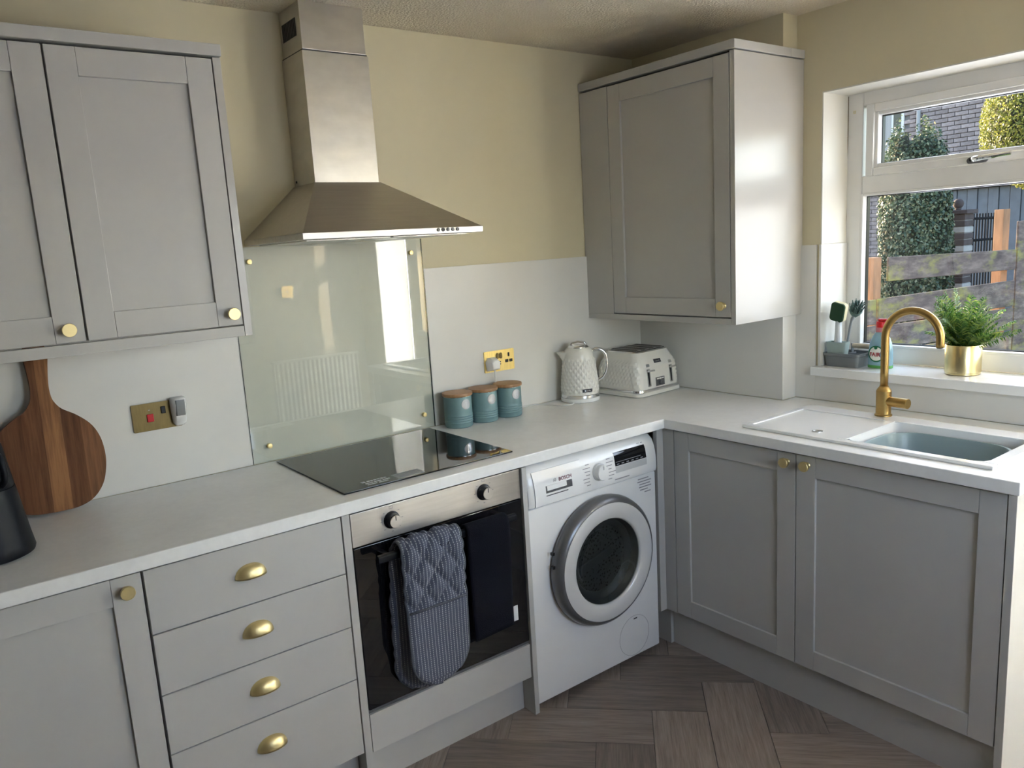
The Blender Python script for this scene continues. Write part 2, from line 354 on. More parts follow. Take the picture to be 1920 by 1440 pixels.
def centre(o):
    """moves the origin of a one-mesh thing to the middle of its base"""
    vs = o.data.vertices; xs = [v.co.x for v in vs]; ys = [v.co.y for v in vs]; zs = [v.co.z for v in vs]
    c = Vector(((min(xs)+max(xs))/2, (min(ys)+max(ys))/2, min(zs)))
    for v in vs: v.co -= c
    o.location = c; return o
def struct(name, bm, m, smooth=False, label=None):
    o = obj(name, bm, m, None, smooth); o['kind'] = 'structure'
    if label: o['label'] = label
    return o
def dup(r, loc, label=None, rotz=None):
    n = r.copy(); COL.objects.link(n); n.location = loc
    if rotz is not None: n.rotation_euler.z = rotz
    if label: n['label'] = label
    for ch in list(r.children):
        c = ch.copy(); COL.objects.link(c); c.parent = n
        for g in list(ch.children):
            d = g.copy(); COL.objects.link(d); d.parent = c
    return n

# ------------------------------------------------------------------ room shell
H = 2.332; XL = -4.0; YS = -3.0
WY0, WY1, WZ0, WZ1 = -2.12, -0.848, 1.010, 2.048      # kitchen window opening in the right wall
DY0, DY1, DZ1 = -2.66, -2.26, 2.06
RX0, RX1, RZ0, RZ1 = -1.85, -0.85, 1.00, 2.00         # added rear window opening for light, behind the camera                    # added side door opening for light
TH = 0.30
struct('wall_back', B(XL-0.2, TH, 0.0, 0.25, -0.05, H+0.2), 'wall')
bm = nb()
for y0, y1, z0, z1 in ((WY1, 0.0, -0.05, H+0.2), (WY0, WY1, -0.05, WZ0), (WY0, WY1, WZ1, H+0.2), (DY1, WY0, -0.05, H+0.2), (DY0, DY1, DZ1, H+0.2), (YS-0.2, DY0, -0.05, H+0.2)):
    box(bm, 0.0, TH, y0, y1, z0, z1)
struct('wall_right', bm, 'wall')
bm = nb()
for x0, x1, z0, z1 in ((XL-0.2, RX0, -0.05, H+0.2), (RX1, 0.0, -0.05, H+0.2), (RX0, RX1, -0.05, RZ0), (RX0, RX1, RZ1, H+0.2)): box(bm, x0, x1, YS-0.2, YS, z0, z1)
struct('wall_front', bm, 'wall_rear')
struct('wall_left', B(XL-0.2, XL, YS, 0.0, -0.05, H+0.2), 'wall_left')
struct('ceiling', B(XL-0.2, TH, YS-0.2, 0.25, H, H+0.15), 'ceiling')
floor = struct('floor', B(XL-0.2, TH, YS-0.2, 0.25, -0.06, -0.0045), 'dark_gap')
struct('trim_1', B(-0.0876, 0.0, -0.7447, 0.0, 0.0, H), 'wall', label='boxed-in pipe column painted cream in the corner')
struct('baseboard_front', B(XL, -0.0, YS, YS+0.015, 0.0, 0.10, bev=0.004), 'upvc')
struct('baseboard_left', B(XL, XL+0.015, YS, -0.62, 0.0, 0.10, bev=0.004), 'upvc')

# herringbone planks: p along (1,-1), q along (1,1)
Wp, Lp, p0, q0 = 0.182, 0.467, 0.088, -1.105
r2 = math.sqrt(0.5)
def pq(p, q): return ((p+q)*r2, (q-p)*r2)
def clip(poly, ax, val, keep_less):
    out = []
    for i in range(len(poly)):
        a, b = poly[i], poly[(i+1) % len(poly)]
        ia = (a[ax] <= val) == keep_less or a[ax] == val; ib = (b[ax] <= val) == keep_less or b[ax] == val
        if ia: out.append(a)
        if ia != ib:
            t = (val-a[ax])/(b[ax]-a[ax]); out.append((a[0]+t*(b[0]-a[0]), a[1]+t*(b[1]-a[1])))
    return out
g2 = 0.0007
plank_me = finish('plank', prism(nb(), [(-Lp/2+g2, -Wp/2+g2), (Lp/2-g2, -Wp/2+g2), (Lp/2-g2, Wp/2-g2), (-Lp/2+g2, Wp/2-g2)], -0.0045, 0.0, 'z', bev=0.0008), 'plank', False)
for i in range(-16, 17):
    for j in range(-9, 10):
        for kind in (0, 1):
            bp, bq = p0 - i*Wp + j*Lp, q0 - i*Wp - j*Lp
            if kind == 0: pc, qc, ang = bp-Lp/2, bq-Wp/2, -PI/4
            else: pc, qc, ang = bp+Wp/2, bq-Lp/2, PI/4
            cx, cy = pq(pc, qc)
            if not (XL-0.3 < cx < 0.3 and YS-0.3 < cy < 0.3): continue
            ca, sa = math.cos(ang), math.sin(ang)
            cor = [(cx+ca*u-sa*w_, cy+sa*u+ca*w_) for u, w_ in ((-Lp/2+g2, -Wp/2+g2), (Lp/2-g2, -Wp/2+g2), (Lp/2-g2, Wp/2-g2), (-Lp/2+g2, Wp/2-g2))]
            cl = cor
            for ax, val, less in ((0, XL+0.02, False), (0, -0.003, True), (1, YS+0.017, False), (1, -0.003, True)):
                if cl: cl = clip(cl, ax, val, less)
            if len(cl) < 3: continue
            if max(c[0] for c in cl)-min(c[0] for c in cl) < 0.02 or max(c[1] for c in cl)-min(c[1] for c in cl) < 0.02: continue
            if cl == cor: me = plank_me
            else:
                loc = [((x-cx)*ca+(y-cy)*sa, -(x-cx)*sa+(y-cy)*ca) for x, y in cl]
                me = finish('plank', prism(nb(), loc, -0.0045, 0.0, 'z'), 'plank', False)
            o = bpy.data.objects.new('plank', me); COL.objects.link(o); o.location = (cx, cy, 0); o.rotation_euler.z = ang; o.parent = floor

# ------------------------------------------------------------------ window_1 (right wall)
def frame4(bm, y0, y1, z0, z1, wd, x0, x1, bev=0.004):
    box(bm, x0, x1, y0, y0+wd, z0, z1, bev); box(bm, x0, x1, y1-wd, y1, z0, z1, bev)
    box(bm, x0, x1, y0+wd, y1-wd, z0, z0+wd, bev); box(bm, x0, x1, y0+wd, y1-wd, z1-wd, z1, bev)
win = bpy.data.objects.new('window_1', None); COL.objects.link(win); win.location = (0.17, (WY0+WY1)/2, 1.042); win['kind'] = 'structure'; win['label'] = 'white framed kitchen window above the sink with a narrow top casement'
bm = nb(); FX0, FX1 = 0.172, 0.235
box(bm, FX0, FX1, WY1-0.062, WY1-0.0005, 1.042, WZ1-0.0005, 0.004); box(bm, FX0, FX1, WY0+0.0005, WY0+0.062, 1.042, WZ1-0.0005, 0.004)
box(bm, FX0, FX1, WY0+0.062, WY1-0.062, 1.042, 1.104, 0.004); box(bm, FX0, FX1, WY0+0.062, WY1-0.062, WZ1-0.052, WZ1-0.0005, 0.004)
box(bm, FX0, FX1, WY0+0.062, WY1-0.062, 1.678, 1.745, 0.004)
obj('window_frame', bm, 'upvc', win)
bm = nb(); frame4(bm, WY0+0.08, WY1-0.080, 1.741, 1.998, 0.030, 0.158, 0.20, 0.005)
sash = obj('top_sash', bm, 'upvc', win)
bm = nb(); frame4(bm, WY0+0.108, WY1-0.108, 1.770, 1.970, 0.014, 0.168, 0.212, 0.003); obj('glazing_bead', bm, 'upvc', win)
bm = nb(); frame4(bm, WY0+0.06, WY1-0.06, 1.102, 1.680, 0.010, 0.168, 0.212, 0.003); obj('glazing_bead', bm, 'upvc', win)
bm = nb(); frame4(bm, WY0+0.119, WY1-0.119, 1.781, 1.959, 0.006, 0.196, 0.214, 0); obj('glazing_gasket', bm, 'black', win)
bm = nb(); frame4(bm, WY0+0.068, WY1-0.068, 1.110, 1.672, 0.005, 0.196, 0.214, 0); obj('glazing_gasket', bm, 'black', win)
for z0, z1, e in ((1.781, 1.959, 0.119), (1.110, 1.672, 0.068)):
    bm = nb(); a = [bm.verts.new((0.212, y, z)) for y, z in ((WY0+e, z0), (WY1-e, z0), (WY1-e, z1), (WY0+e, z1))]; bm.faces.new(a)
    obj('pane', bm, 'pane', win, False)
bm = nb(); prism(bm, rrect(-1.350, -1.288, 1.744, 1.764, 0.008), 0.145, 0.158, 'x', 0.003)
hp = obj('handle_rose', bm, 'wm_grey', sash)
bm = tube(nb(), spline([(0.143, -1.318, 1.755), (0.122, -1.320, 1.756), (0.114, -1.340, 1.757), (0.114, -1.385, 1.759), (0.118, -1.432, 1.762)], 6), [0.009]*7+[0.0095]*6+[0.008]*6+[0.006]*6, 10)
obj('casement_handle', bm, 'chrome', sash)
bm = lathe(nb(), [(0.006, -0.002), (0.006, 0.002)], 12, (0.121, -1.312, 1.755), 'x'); obj('lock_button', bm, 'black', sash)
bm = tube(nb(), [(0.170, WY1-0.001, 1.51), (0.170, WY1-0.002, 1.60), (0.169, WY1-0.001, 1.75), (0.170, WY1-0.003, 1.90), (0.170, WY1-0.002, 2.04)], [0.0018, 0.003, 0.002, 0.0035, 0.004], 6)
obj('cracked_sealant', bm, 'caulk', win)
bm = nb(); frame4(bm, -0.8815, -0.8725, 1.975, 1.985, 0.002, 0.1695, 0.1725, 0); obj('blind_bracket_mark', bm, 'sponge_yellow', win)
# sill board
struct('trim_3', B(0.001, 0.1715, WY1-0.0045, WY1-0.0002, 1.503, WZ1-0.0045), 'reveal_white', label='white painted left window reveal')
struct('trim_4', B(0.001, 0.1715, WY0+0.0002, WY1-0.0002, WZ1-0.0045, WZ1-0.0002), 'reveal_white', label='white painted window head reveal')
struct('trim_2', B(-0.042, 0.172, WY0-0.012, -0.836, 1.009, 1.042, bev=0.003), 'gloss_white', label='white window sill board')
# splash boards on the right wall and the reveal
def board_panel(name, label, bm): return tag(centre(obj(name, bm, 'white_panel')), label, 'splashback')
board_panel('splashback_panel', 'narrow white splashback panel between boxed column and window recess', B(-0.009, -0.0005, -0.836, -0.7455, 0.911, 1.502))
board_panel('splashback_panel', 'bright white panel lining the lower left window reveal behind the sponge', B(-0.009, 0.168, -0.8575, -0.8485, 1.0425, 1.502))
board_panel('splashback_panel', 'long low white upstand panel under the window sill behind the tap', B(-0.009, -0.0005, -1.790, -0.8365, 0.911, 1.0085))
board_panel('splashback_panel', 'shaded white panel on the boxed column beside the toaster', B(-0.0955, -0.0880, -0.7530, -0.0115, 0.911, 1.236))
board_panel('splashback_panel', 'narrow white panel on the end of the boxed column under the wall cabinet', B(-0.0878, -0.0092, -0.7530, -0.7450, 0.911, 1.236))
board_panel('splashback_panel', 'white splashback panel behind kettle and teal canisters', B(-1.230, -0.0885, -0.011, -0.0005, 0.911, 1.504))
board_panel('splashback_panel', 'white splashback panel behind the chopping board under the wall cabinet', B(-3.60, -1.938, -0.011, -0.0005, 0.911, 1.45))

# ------------------------------------------------------------------ added_door_1: invented side door and blind out of frame, added for light
dr = bpy.data.objects.new('added_door_1', None); COL.objects.link(dr); dr.location = (0.17, (DY0+DY1)/2, 0.0); dr['kind'] = 'structure'; dr['label'] = 'added narrow glazed side door, unseen, for more light'
bm = nb(); frame4(bm, DY0+0.001, DY1-0.001, 0.001, DZ1-0.001, 0.05, 0.172, 0.235); obj('door_frame', bm, 'upvc', dr)
bm = nb(); a = [bm.verts.new((0.205, y, z)) for y, z in ((DY0+0.05, 0.05), (DY1-0.05, 0.05), (DY1-0.05, DZ1-0.05), (DY0+0.05, DZ1-0.05))]; bm.faces.new(a); obj('pane', bm, 'pane', dr, False)
obj('blind', B(-0.012, -0.0105, DY0-0.01, DY1+0.01, 0.10, DZ1+0.02), 'blind', dr)
obj('blind_rail', B(-0.030, -0.001, DY0-0.015, DY1+0.015, DZ1+0.021, DZ1+0.05, bev=0.003), 'upvc', dr)

w2 = bpy.data.objects.new('added_window_2', None); COL.objects.link(w2); w2.location = ((RX0+RX1)/2, YS-0.1, RZ0); w2['kind'] = 'structure'; w2['label'] = 'added white framed rear window, unseen, for more light'  # invented opening behind the camera, added to bring in light
bm = nb()
for x0, x1, z0, z1 in ((RX0+0.001, RX0+0.06, RZ0+0.001, RZ1-0.001), (RX1-0.06, RX1-0.001, RZ0+0.001, RZ1-0.001), (RX0+0.06, RX1-0.06, RZ0+0.001, RZ0+0.06), (RX0+0.06, RX1-0.06, RZ1-0.06, RZ1-0.001)): box(bm, x0, x1, YS-0.15, YS-0.09, z0, z1, 0.004)
obj('window_frame', bm, 'upvc', w2)
bm = nb(); bm.faces.new([bm.verts.new((x, YS-0.12, z)) for x, z in ((RX0+0.05, RZ0+0.05), (RX1-0.05, RZ0+0.05), (RX1-0.05, RZ1-0.05), (RX0+0.05, RZ1-0.05))]); obj('pane', bm, 'pane', w2, False)

# ------------------------------------------------------------------ rear wall: radiator and switch (seen in the splashback glass)
rad = thing('radiator', 'white ribbed panel radiator low on the rear wall, mirrored in the glass splashback', 'radiator', (-0.44, YS+0.06, 0.33))
bm = nb(); poly = []
nr = 19; x0r, x1r = -0.775, -0.115
pts = []
for k in range(nr*4+1):
    u = x0r+(x1r-x0r)*k/(nr*4); ph = k % 4; pts.append((u, 0.0 if ph in (0, 1) else 0.012))
lo = [(u, YS+0.085+d) for u, d in pts]
rows = [[bm.verts.new((u, y, z)) for u, y in lo] for z in (0.345, 0.84)]
for i in range(len(lo)-1): bm.faces.new((rows[0][i], rows[0][i+1], rows[1][i+1], rows[1][i]))
box(bm, x0r, x1r, YS+0.04, YS+0.083, 0.345, 0.84); obj('panel', bm, 'radiator', rad, 20)
obj('top_grille', B(x0r-0.005, x1r+0.005, YS+0.035, YS+0.102, 0.842, 0.858, bev=0.003), 'radiator', rad)
obj('bracket', B(x0r+0.1, x0r+0.13, YS+0.001, YS+0.04, 0.45, 0.75), 'radiator', rad); obj('bracket', B(x1r-0.13, x1r-0.1, YS+0.001, YS+0.04, 0.45, 0.75), 'radiator', rad)
for xx in (x0r+0.02, x1r-0.02): obj('pipe', tube(nb(), [(xx, YS+0.06, 0.0), (xx, YS+0.06, 0.345)], 0.008), 'radiator', rad)
sw = thing('light_switch', 'square brass light switch above the radiator, mirrored in the glass splashback', 'light switch', (-0.585, YS, 1.30))
obj('plate', B(-0.628, -0.542, YS+0.001, YS+0.009, 1.30, 1.386, bev=0.003), 'brass_bright', sw); obj('rocker', B(-0.594, -0.576, YS+0.009, YS+0.014, 1.33, 1.356, bev=0.002), 'print_white', sw)

# ------------------------------------------------------------------ cabinet doors, knobs, cup handles
def knob_bm(c, d, r=0.0165):
    """c: point on the face, d: outward axis '-y' or '-x'"""
    ax = d[1]; sgn = -1
    return lathe(nb(), [(0.010, 0.0), (0.008, sgn*0.003), (0.0062, sgn*0.014), (0.0075, sgn*0.016), (r*0.97, sgn*0.0165), (r, sgn*0.0185), (r, sgn*0.024), (r*0.95, sgn*0.0255)], 28, c, ax)
def shaker(root, face, axis, u0, u1, z0, z1, stile=0.066, rail=0.066, knob=None, matn='cab', th=0.019):
    """door whose front is the plane axis=face looking towards the negative axis"""
    def bx(a, b, c, d, f0, f1, bev): return B(a, b, f0, f1, c, d, bev=bev) if axis == 'y' else B(f0, f1, a, b, c, d, bev=bev)
    g = 0.0003
    door = obj('door', bx(u0+stile-0.006, u1-stile+0.006, z0+rail-0.006, z1-rail+0.006, face+0.0090, face+th-0.002, 0), matn, root)
    for a, b in ((u0, u0+stile), (u1-stile, u1)): obj('stile', bx(a, b, z0, z1, face, face+th, 0.0013), matn, door)
    for a, b in ((z0, z0+rail), (z1-rail, z1)): obj('rail', bx(u0+stile+g, u1-stile-g, a, b, face+0.0002, face+th, 0.0013), matn, door)
    if knob: obj('knob', knob_bm((knob[0], face, knob[1]) if axis == 'y' else (face, knob[0], knob[1]), '-'+axis), 'brass', door, label='round brass knob')
    return door
def cup_handle(root, x, y, z, a=0.041, b=0.026, c=0.034):
    """cup pull: an open-bottomed quarter dome on the face plane y"""
    bm = nb(); N, K = 28, 10
    def shell(s, yo):
        rows = []
        for k in range(K+1):
            el = (PI/2)*k/K; row = []
            for i in range(N+1):
                th = PI*i/N
                row.append(bm.verts.new((x-a*s*math.cos(th)*math.cos(el)**0.9, y-yo-b*s*math.sin(th)*math.cos(el)**0.8, z-0.014+c*s*math.sin(el))))
            rows.append(row)
        return rows
    A = shell(1.0, 0); C_ = shell(0.93, 0)
    for S_ in (A, C_):
        for p, q in zip(S_, S_[1:]):
            for i in range(N): bm.faces.new((p[i], p[i+1], q[i+1], q[i]))
    for i in range(N): bm.faces.new((A[0][i], A[0][i+1], C_[0][i+1], C_[0][i]))
    # front lip drops a little below
    bmesh.ops.remove_doubles(bm, verts=bm.verts, dist=0.00005)
    return obj('cup_handle', bm, 'brass', root, True, label='brass cup handle')

FY = -0.592           # front plane of left-run doors
FXR = -0.600          # front plane of right-run doors
KZ0, KZ1 = 0.150, 0.866

# left base cabinet
c = thing('base_cabinet', 'grey base cabinet with shaker door at far left under the worktop', 'cabinet', (-2.72, -0.30, 0.0))
obj('carcass', B(-3.02, -2.418, -0.570, -0.02, 0.15, 0.868), 'carcass', c)
shaker(c, FY, 'y', -3.016, -2.4195, KZ0, KZ1, knob=(-2.455, 0.832))
obj('plinth', B(-3.02, -2.418, -0.540, -0.522, 0.0, 0.149), 'cab', c)
# drawer unit
c = thing('drawer_cabinet', 'grey four-drawer cabinet with brass cup handles beside the oven', 'cabinet', (-2.16, -0.30, 0.0))
obj('carcass', B(-2.414, -1.907, -0.570, -0.02, 0.15, 0.868), 'carcass', c)
for z0, z1, hz in ((0.7035, 0.866, 0.792), (0.5445, 0.7005, 0.634), (0.3845, 0.5415, 0.473), (0.150, 0.3815, 0.307)):
    d = obj('drawer', B(-2.4135, -1.9085, FY, FY+0.019, z0, z1, bev=0.0014), 'cab', c); cup_handle(d, -2.166, FY, hz)
obj('plinth', B(-2.414, -1.907, -0.540, -0.522, 0.0, 0.149), 'cab', c)
# oven housing
c = thing('oven_housing', 'grey cabinet frame around the built-in oven with white panel below', 'cabinet', (-1.58, -0.30, 0.0))
obj('side_panel', B(-1.9045, -1.882, FY, -0.02, 0.0, 0.868, bev=0.001), 'cab', c)
obj('side_panel', B(-1.2825, -1.264, -0.600, -0.02, 0.0, 0.868, bev=0.001), 'cab', c)
obj('lower_panel', B(-1.880, -1.2845, FY, FY+0.019, 0.138, 0.258, bev=0.001), 'cab', c)
obj('plinth', B(-1.880, -1.2845, -0.540, -0.522, 0.0, 0.137), 'cab', c)
obj('shelf', B(-1.880, -1.2845, -0.570, -0.02, 0.240, 0.258), 'carcass', c)
# corner post and right run
c = thing('corner_post', 'narrow grey corner filler post between washing machine and sink cabinet', 'cabinet', (-0.61, -0.60, 0.0))
obj('side_filler', B(FXR, FXR+0.019, -0.6345, -0.566, KZ0-0.003, 0.868, bev=0.001), 'cab', c)
obj('front_filler', B(-0.634, FXR-0.0005, -0.585, -0.566, KZ0-0.003, 0.868, bev=0.001), 'cab', c)
obj('plinth', B(-0.585, -0.567, -0.590, -0.20, 0.0, 0.146), 'cab', c)
c = thing('sink_cabinet', 'grey sink base cabinet with two shaker doors and small brass knobs', 'cabinet', (-0.30, -1.19, 0.0))
obj('back_panel', B(-0.06, -0.03, -1.738, -0.64, 0.15, 0.80), 'carcass', c)
obj('carcass_base', B(-0.579, -0.06, -1.738, -0.64, 0.15, 0.168), 'carcass', c)
obj('carcass_side', B(-0.579, -0.06, -0.656, -0.640, 0.168, 0.868), 'carcass', c)
shaker(c, FXR, 'x', -1.1345, -0.6375, KZ0, KZ1, knob=(-1.105, 0.836))
shaker(c, FXR, 'x', -1.7375, -1.1375, KZ0, KZ1, knob=(-1.176, 0.837))
obj('plinth', B(-0.570, -0.552, -1.741, -0.592, 0.0, 0.149), 'cab', c)
obj('end_panel', B(-0.602, -0.0015, -1.761, -1.7405, 0.0, 0.868, bev=0.001), 'cab', c)

# upper right cabinet, on the right wall, door towards -x
c = thing('wall_cabinet', 'grey single-door wall cabinet in the corner beside the window', 'cabinet', (-0.25, -0.39, 1.24))
UX = -0.4135
obj('carcass', B(UX+0.021, -0.0895, -0.7535, -0.004, 1.262, 2.168), 'carcass', c)
obj('side_panel', B(UX, -0.0015, -0.7745, -0.7548, 1.240, 2.172, bev=0.001), 'cab_gloss', c)
obj('filler_panel', B(UX, UX+0.019, -0.1645, -0.003, 1.262, 2.168, bev=0.001), 'cab', c)
shaker(c, UX, 'x', -0.7515, -0.1675, 1.2665, 2.166, stile=0.066, knob=(-0.723, 1.308))
obj('pelmet', B(UX, UX+0.019, -0.7535, -0.003, 1.240, 1.2615, bev=0.001), 'cab', c)
bm = B(UX-0.004, -0.0895, -0.7787, -0.003, 2.176, 2.206, bev=0.002); box(bm, -0.0895, -0.0012, -0.7787, -0.7460, 2.176, 2.206, 0.002); obj('cornice', bm, 'cab', c)
obj('base_board', B(UX+0.0195, -0.0895, -0.7535, -0.003, 1.250, 1.2615), 'cab', c)

# upper left cabinet on the back wall
c = thing('wall_cabinet', 'grey double-door wall cabinet at upper left above the chopping board', 'cabinet', (-2.42, -0.17, 1.366))
UY = -0.350
obj('carcass', B(-2.835, -2.0275, UY+0.021, -0.0125, 1.396, 2.094), 'carcass', c)
obj('side_panel', B(-2.0255, -2.0045, UY, -0.0125, 1.366, 2.096, bev=0.001), 'cab_gloss', c)
shaker(c, UY, 'y', -2.4135, -2.0285, 1.3985, 2.0915, stile=0.066, knob=(-2.056, 1.430))
shaker(c, UY, 'y', -2.8185, -2.4185, 1.3985, 2.0915, stile=0.066, knob=(-2.455, 1.430))
obj('pelmet', B(-2.835, -2.0265, UY, UY+0.019, 1.366, 1.3945, bev=0.001), 'cab', c)
obj('cornice', B(-2.835, -2.002, UY-0.006, -0.003, 2.0985, 2.1285, bev=0.002), 'cab', c)
obj('side_panel', B(-2.8565, -2.8355, UY, -0.0125, 1.366, 2.096, bev=0.001), 'cab', c)

# ------------------------------------------------------------------ worktop (L-shape, hole under the sink bowl)
SX0, SX1, SY0, SY1 = -0.557, -0.145, -1.684, -0.904
BX0, BX1, BY0, BY1 = -0.527, -0.222, -1.655, -1.258
bm = nb()
xs = [-3.30, -0.6219, BX0-0.004, BX1+0.004, -0.0965, -0.0105]; ys = [-1.7718, BY0-0.004, BY1+0.004, -0.7540, -0.6111, -0.0120]
V = {}
def vv(i, j):
    if (i, j) not in V: V[(i, j)] = bm.verts.new((xs[i], ys[j], 0.910))
    return V[(i, j)]
fs = []
for i in range(5):
    for j in range(5):
        if i == 0 and j < 4: continue
        if i == 2 and j == 1: continue
        if i == 4 and j > 2: continue
        fs.append(bm.faces.new((vv(i, j), vv(i+1, j), vv(i+1, j+1), vv(i, j+1))))
ex = bmesh.ops.extrude_face_region(bm, geom=fs)
for v in [g for g in ex['geom'] if isinstance(g, bmesh.types.BMVert)]: v.co.z -= 0.0355
wt = obj('worktop', bm, 'worktop', None, False)
md = wt.modifiers.new('edge', 'BEVEL'); md.width = 0.0025; md.segments = 2; md.limit_method = 'ANGLE'; md.angle_limit = R(50)
tag(wt, 'L-shaped pale stone-effect kitchen worktop along both walls', 'worktop')

# ------------------------------------------------------------------ glass splashback with brass caps
gs = thing('glass_splashback', 'clear glass splashback with brass screw caps behind the hob', 'splashback', (-1.586, -0.008, 0.911))
bm = nb(); a = [bm.verts.new((x, -0.0135, z)) for x, z in ((-1.9365, 0.9115), (-1.2345, 0.9115), (-1.2345, 1.613), (-1.9365, 1.613))]; bm.faces.new(a); obj('glass_sheet', bm, 'splash_glass', gs, False)
obj('backing', B(-1.9365, -1.2345, -0.0085, -0.0015, 0.9115, 1.613), mat('pale_green_backing', (0.60, 0.595, 0.515), 0.5, var=0.01), gs)
for x0, x1, z0, z1 in ((-1.2345, -1.2328, 0.9115, 1.613), (-1.9378, -1.9365, 0.9115, 1.613)):
    obj('glass_edge_shadow', B(x0, x1, -0.0135, -0.0015, z0, z1), mat('edge_shadow_dark', (0.03, 0.045, 0.04), 0.1), gs)  # dark strips put in for the shadow line along the glass edges
for x, z in ((-1.876, 1.567), (-1.283, 1.565), (-1.879, 0.965), (-1.280, 0.964)):
    obj('screw_cap', lathe(nb(), [(0.0085, 0.0), (0.0085, -0.008), (0.0075, -0.0105), (0.003, -0.0115)], 20, (x, -0.0137, z), 'y'), 'brass', gs)

# ------------------------------------------------------------------ extractor hood
hd = thing('extractor_hood', 'stainless steel chimney cooker hood above the hob', 'cooker hood', (-1.579, -0.23, 1.615))
hx0, hx1, hy, hz0, hz1 = -1.8785, -1.279, -0.469, 1.6165, 1.634
bm = B(hx0, hx1, hy, -0.001, hz0, hz1, bev=0.0008); obj('rim', bm, 'steel_h', hd)
bm = nb(); c0, c1, cd, cz = -1.6893, -1.4655, -0.1614, 1.797
lo = [(hx0+0.002, hy+0.002), (hx1-0.002, hy+0.002), (hx1-0.002, -0.001), (hx0+0.002, -0.001)]; hi = [(c0-0.004, cd-0.004), (c1+0.004, cd-0.004), (c1+0.004, -0.001), (c0-0.004, -0.001)]
loops = []
for k in range(9):
    t = k/8; e = t; loops.append([(l[0]+(h[0]-l[0])*t, l[1]+(h[1]-l[1])*t, hz1+0.0005+(cz-hz1)*e) for l, h in zip(lo, hi)])
loft(bm, loops); obj('canopy', bm, 'steel_dark', hd, 30)
bm = B(c0, c1, cd, -0.001, cz-0.004, 2.1882, bev=0.0012); obj('lower_chimney', bm, 'steel', hd)
bm = B(c0+0.005, c1-0.005, cd+0.005, -0.001, 2.1928, H-0.0005, bev=0.0012); uc = obj('upper_chimney', bm, 'steel', hd)
obj('seam_shade_band', B(c0+0.003, c1-0.003, cd+0.003, -0.001, 2.1885, 2.1925), 'print_dark', hd)  # dark strip put in for the shade of the chimney seam
bm = nb()
for k in range(9): box(bm, c0+0.0035, c0+0.0052, -0.122+k*0.0118, -0.122+k*0.0118+0.0085, 2.238, 2.290)
obj('vent_slots', bm, 'black', uc)
obj('screw', lathe(nb(), [(0.004, 0.0), (0.004, -0.002), (0.002, -0.003)], 12, (c0, -0.020, 1.812), 'x'), 'print_dark', hd)
for k in range(5): obj('button', lathe(nb(), [(0.0055, 0.0), (0.0055, -0.003)], 14, (-1.446+0.0175*k, hy-0.0002, 1.6275), 'y'), 'black', hd)
for k in range(2): obj('grease_filter', B(hx0+0.03+k*0.275, hx0+0.295+k*0.275, hy+0.05, -0.05, hz0-0.004, hz0-0.0005, bev=0.001), 'steel_h', hd)

# ------------------------------------------------------------------ hob
hb = thing('induction_hob', 'black glass hob set into the worktop under the hood', 'hob', (-1.573, -0.295, 0.910))
obj('glass_top', B(-1.8707, -1.275, -0.549, -0.040, 0.9105, 0.9155, bev=0.0012), 'hob', hb)
bm = B(-1.690, -1.600, -0.538, -0.490, 0.9157, 0.9160); st = obj('sticker', bm, mat('sticker_grey', (0.36, 0.37, 0.36), 0.5), hb)
bm = nb()
for k in range(3): box(bm, -1.682, -1.612+0.01*(k % 2), -0.500-0.012*k, -0.503-0.012*k, 0.9161, 0.9162)
obj('sticker_print', bm, 'print_grey', st, kind='stuff')
bm = nb()
box(bm, -1.790, -1.778, -0.500, -0.488, 0.9157, 0.9159)
for k in range(6): box(bm, -1.772+0.011*k, -1.764+0.011*k, -0.499, -0.490, 0.9157, 0.9159)
for k in range(3): box(bm, -1.785+0.028*k, -1.762+0.028*k, -0.515, -0.508, 0.9157, 0.9159)
for k in range(2): box(bm, -1.785+0.036*k, -1.755+0.036*k, -0.530, -0.524, 0.9157, 0.9159)
obj('printed_symbols', bm, 'print_white', hb, kind='stuff')

# ------------------------------------------------------------------ oven
ov = thing('oven', 'built-in black glass oven with stainless control strip and two knobs', 'oven', (-1.582, -0.30, 0.258))
ox0, ox1, oy = -1.8790, -1.2855, -0.5905
obj('casing', B(ox0+0.01, ox1-0.01, oy+0.03, -0.03, 0.262, 0.860), 'black', ov)
cp = obj('control_panel', B(ox0, ox1, oy, oy+0.03, 0.7675, 0.8645, bev=0.001), 'steel_h', ov)
for kx, kz in ((-1.752, 0.818), (-1.428, 0.822)):
    kb = lathe(nb(), [(0.026, 0.0), (0.025, -0.003), (0.021, -0.006), (0.0195, -0.022), (0.018, -0.024)], 32, (kx, oy, kz), 'y'); kn = obj('knob', kb, 'black', ov, 25)
    obj('knob_face', lathe(nb(), [(0.0185, -0.0241), (0.0175, -0.0255), (0.004, -0.0258)], 32, (kx, oy, kz), 'y'), 'steel_h', kn)
    obj('pointer', B(kx-0.0014, kx+0.0014, oy-0.0262, oy-0.0255, kz+0.004, kz+0.017), 'print_dark', kn)
    bm = nb()
    for k in range(8):
        a = PI/2+k*PI/4; r_ = 0.034; px, pz = kx+r_*math.cos(a), kz+r_*math.sin(a)
        if k == 0: frame4_ = [box(bm, px-0.006, px+0.006, oy-0.0003, oy-0.0001, pz-0.001+0.007*q, pz+0.0005+0.007*q) for q in (0, 1)]; box(bm, px-0.006, px-0.005, oy-0.0003, oy-0.0001, pz, pz+0.007); box(bm, px+0.005, px+0.006, oy-0.0003, oy-0.0001, pz, pz+0.007)
        else: box(bm, px-0.0028, px+0.0028, oy-0.0003, oy-0.0001, pz-0.0012, pz+0.0012)
    obj('printed_marks', bm, 'print_grey', cp, kind='stuff')
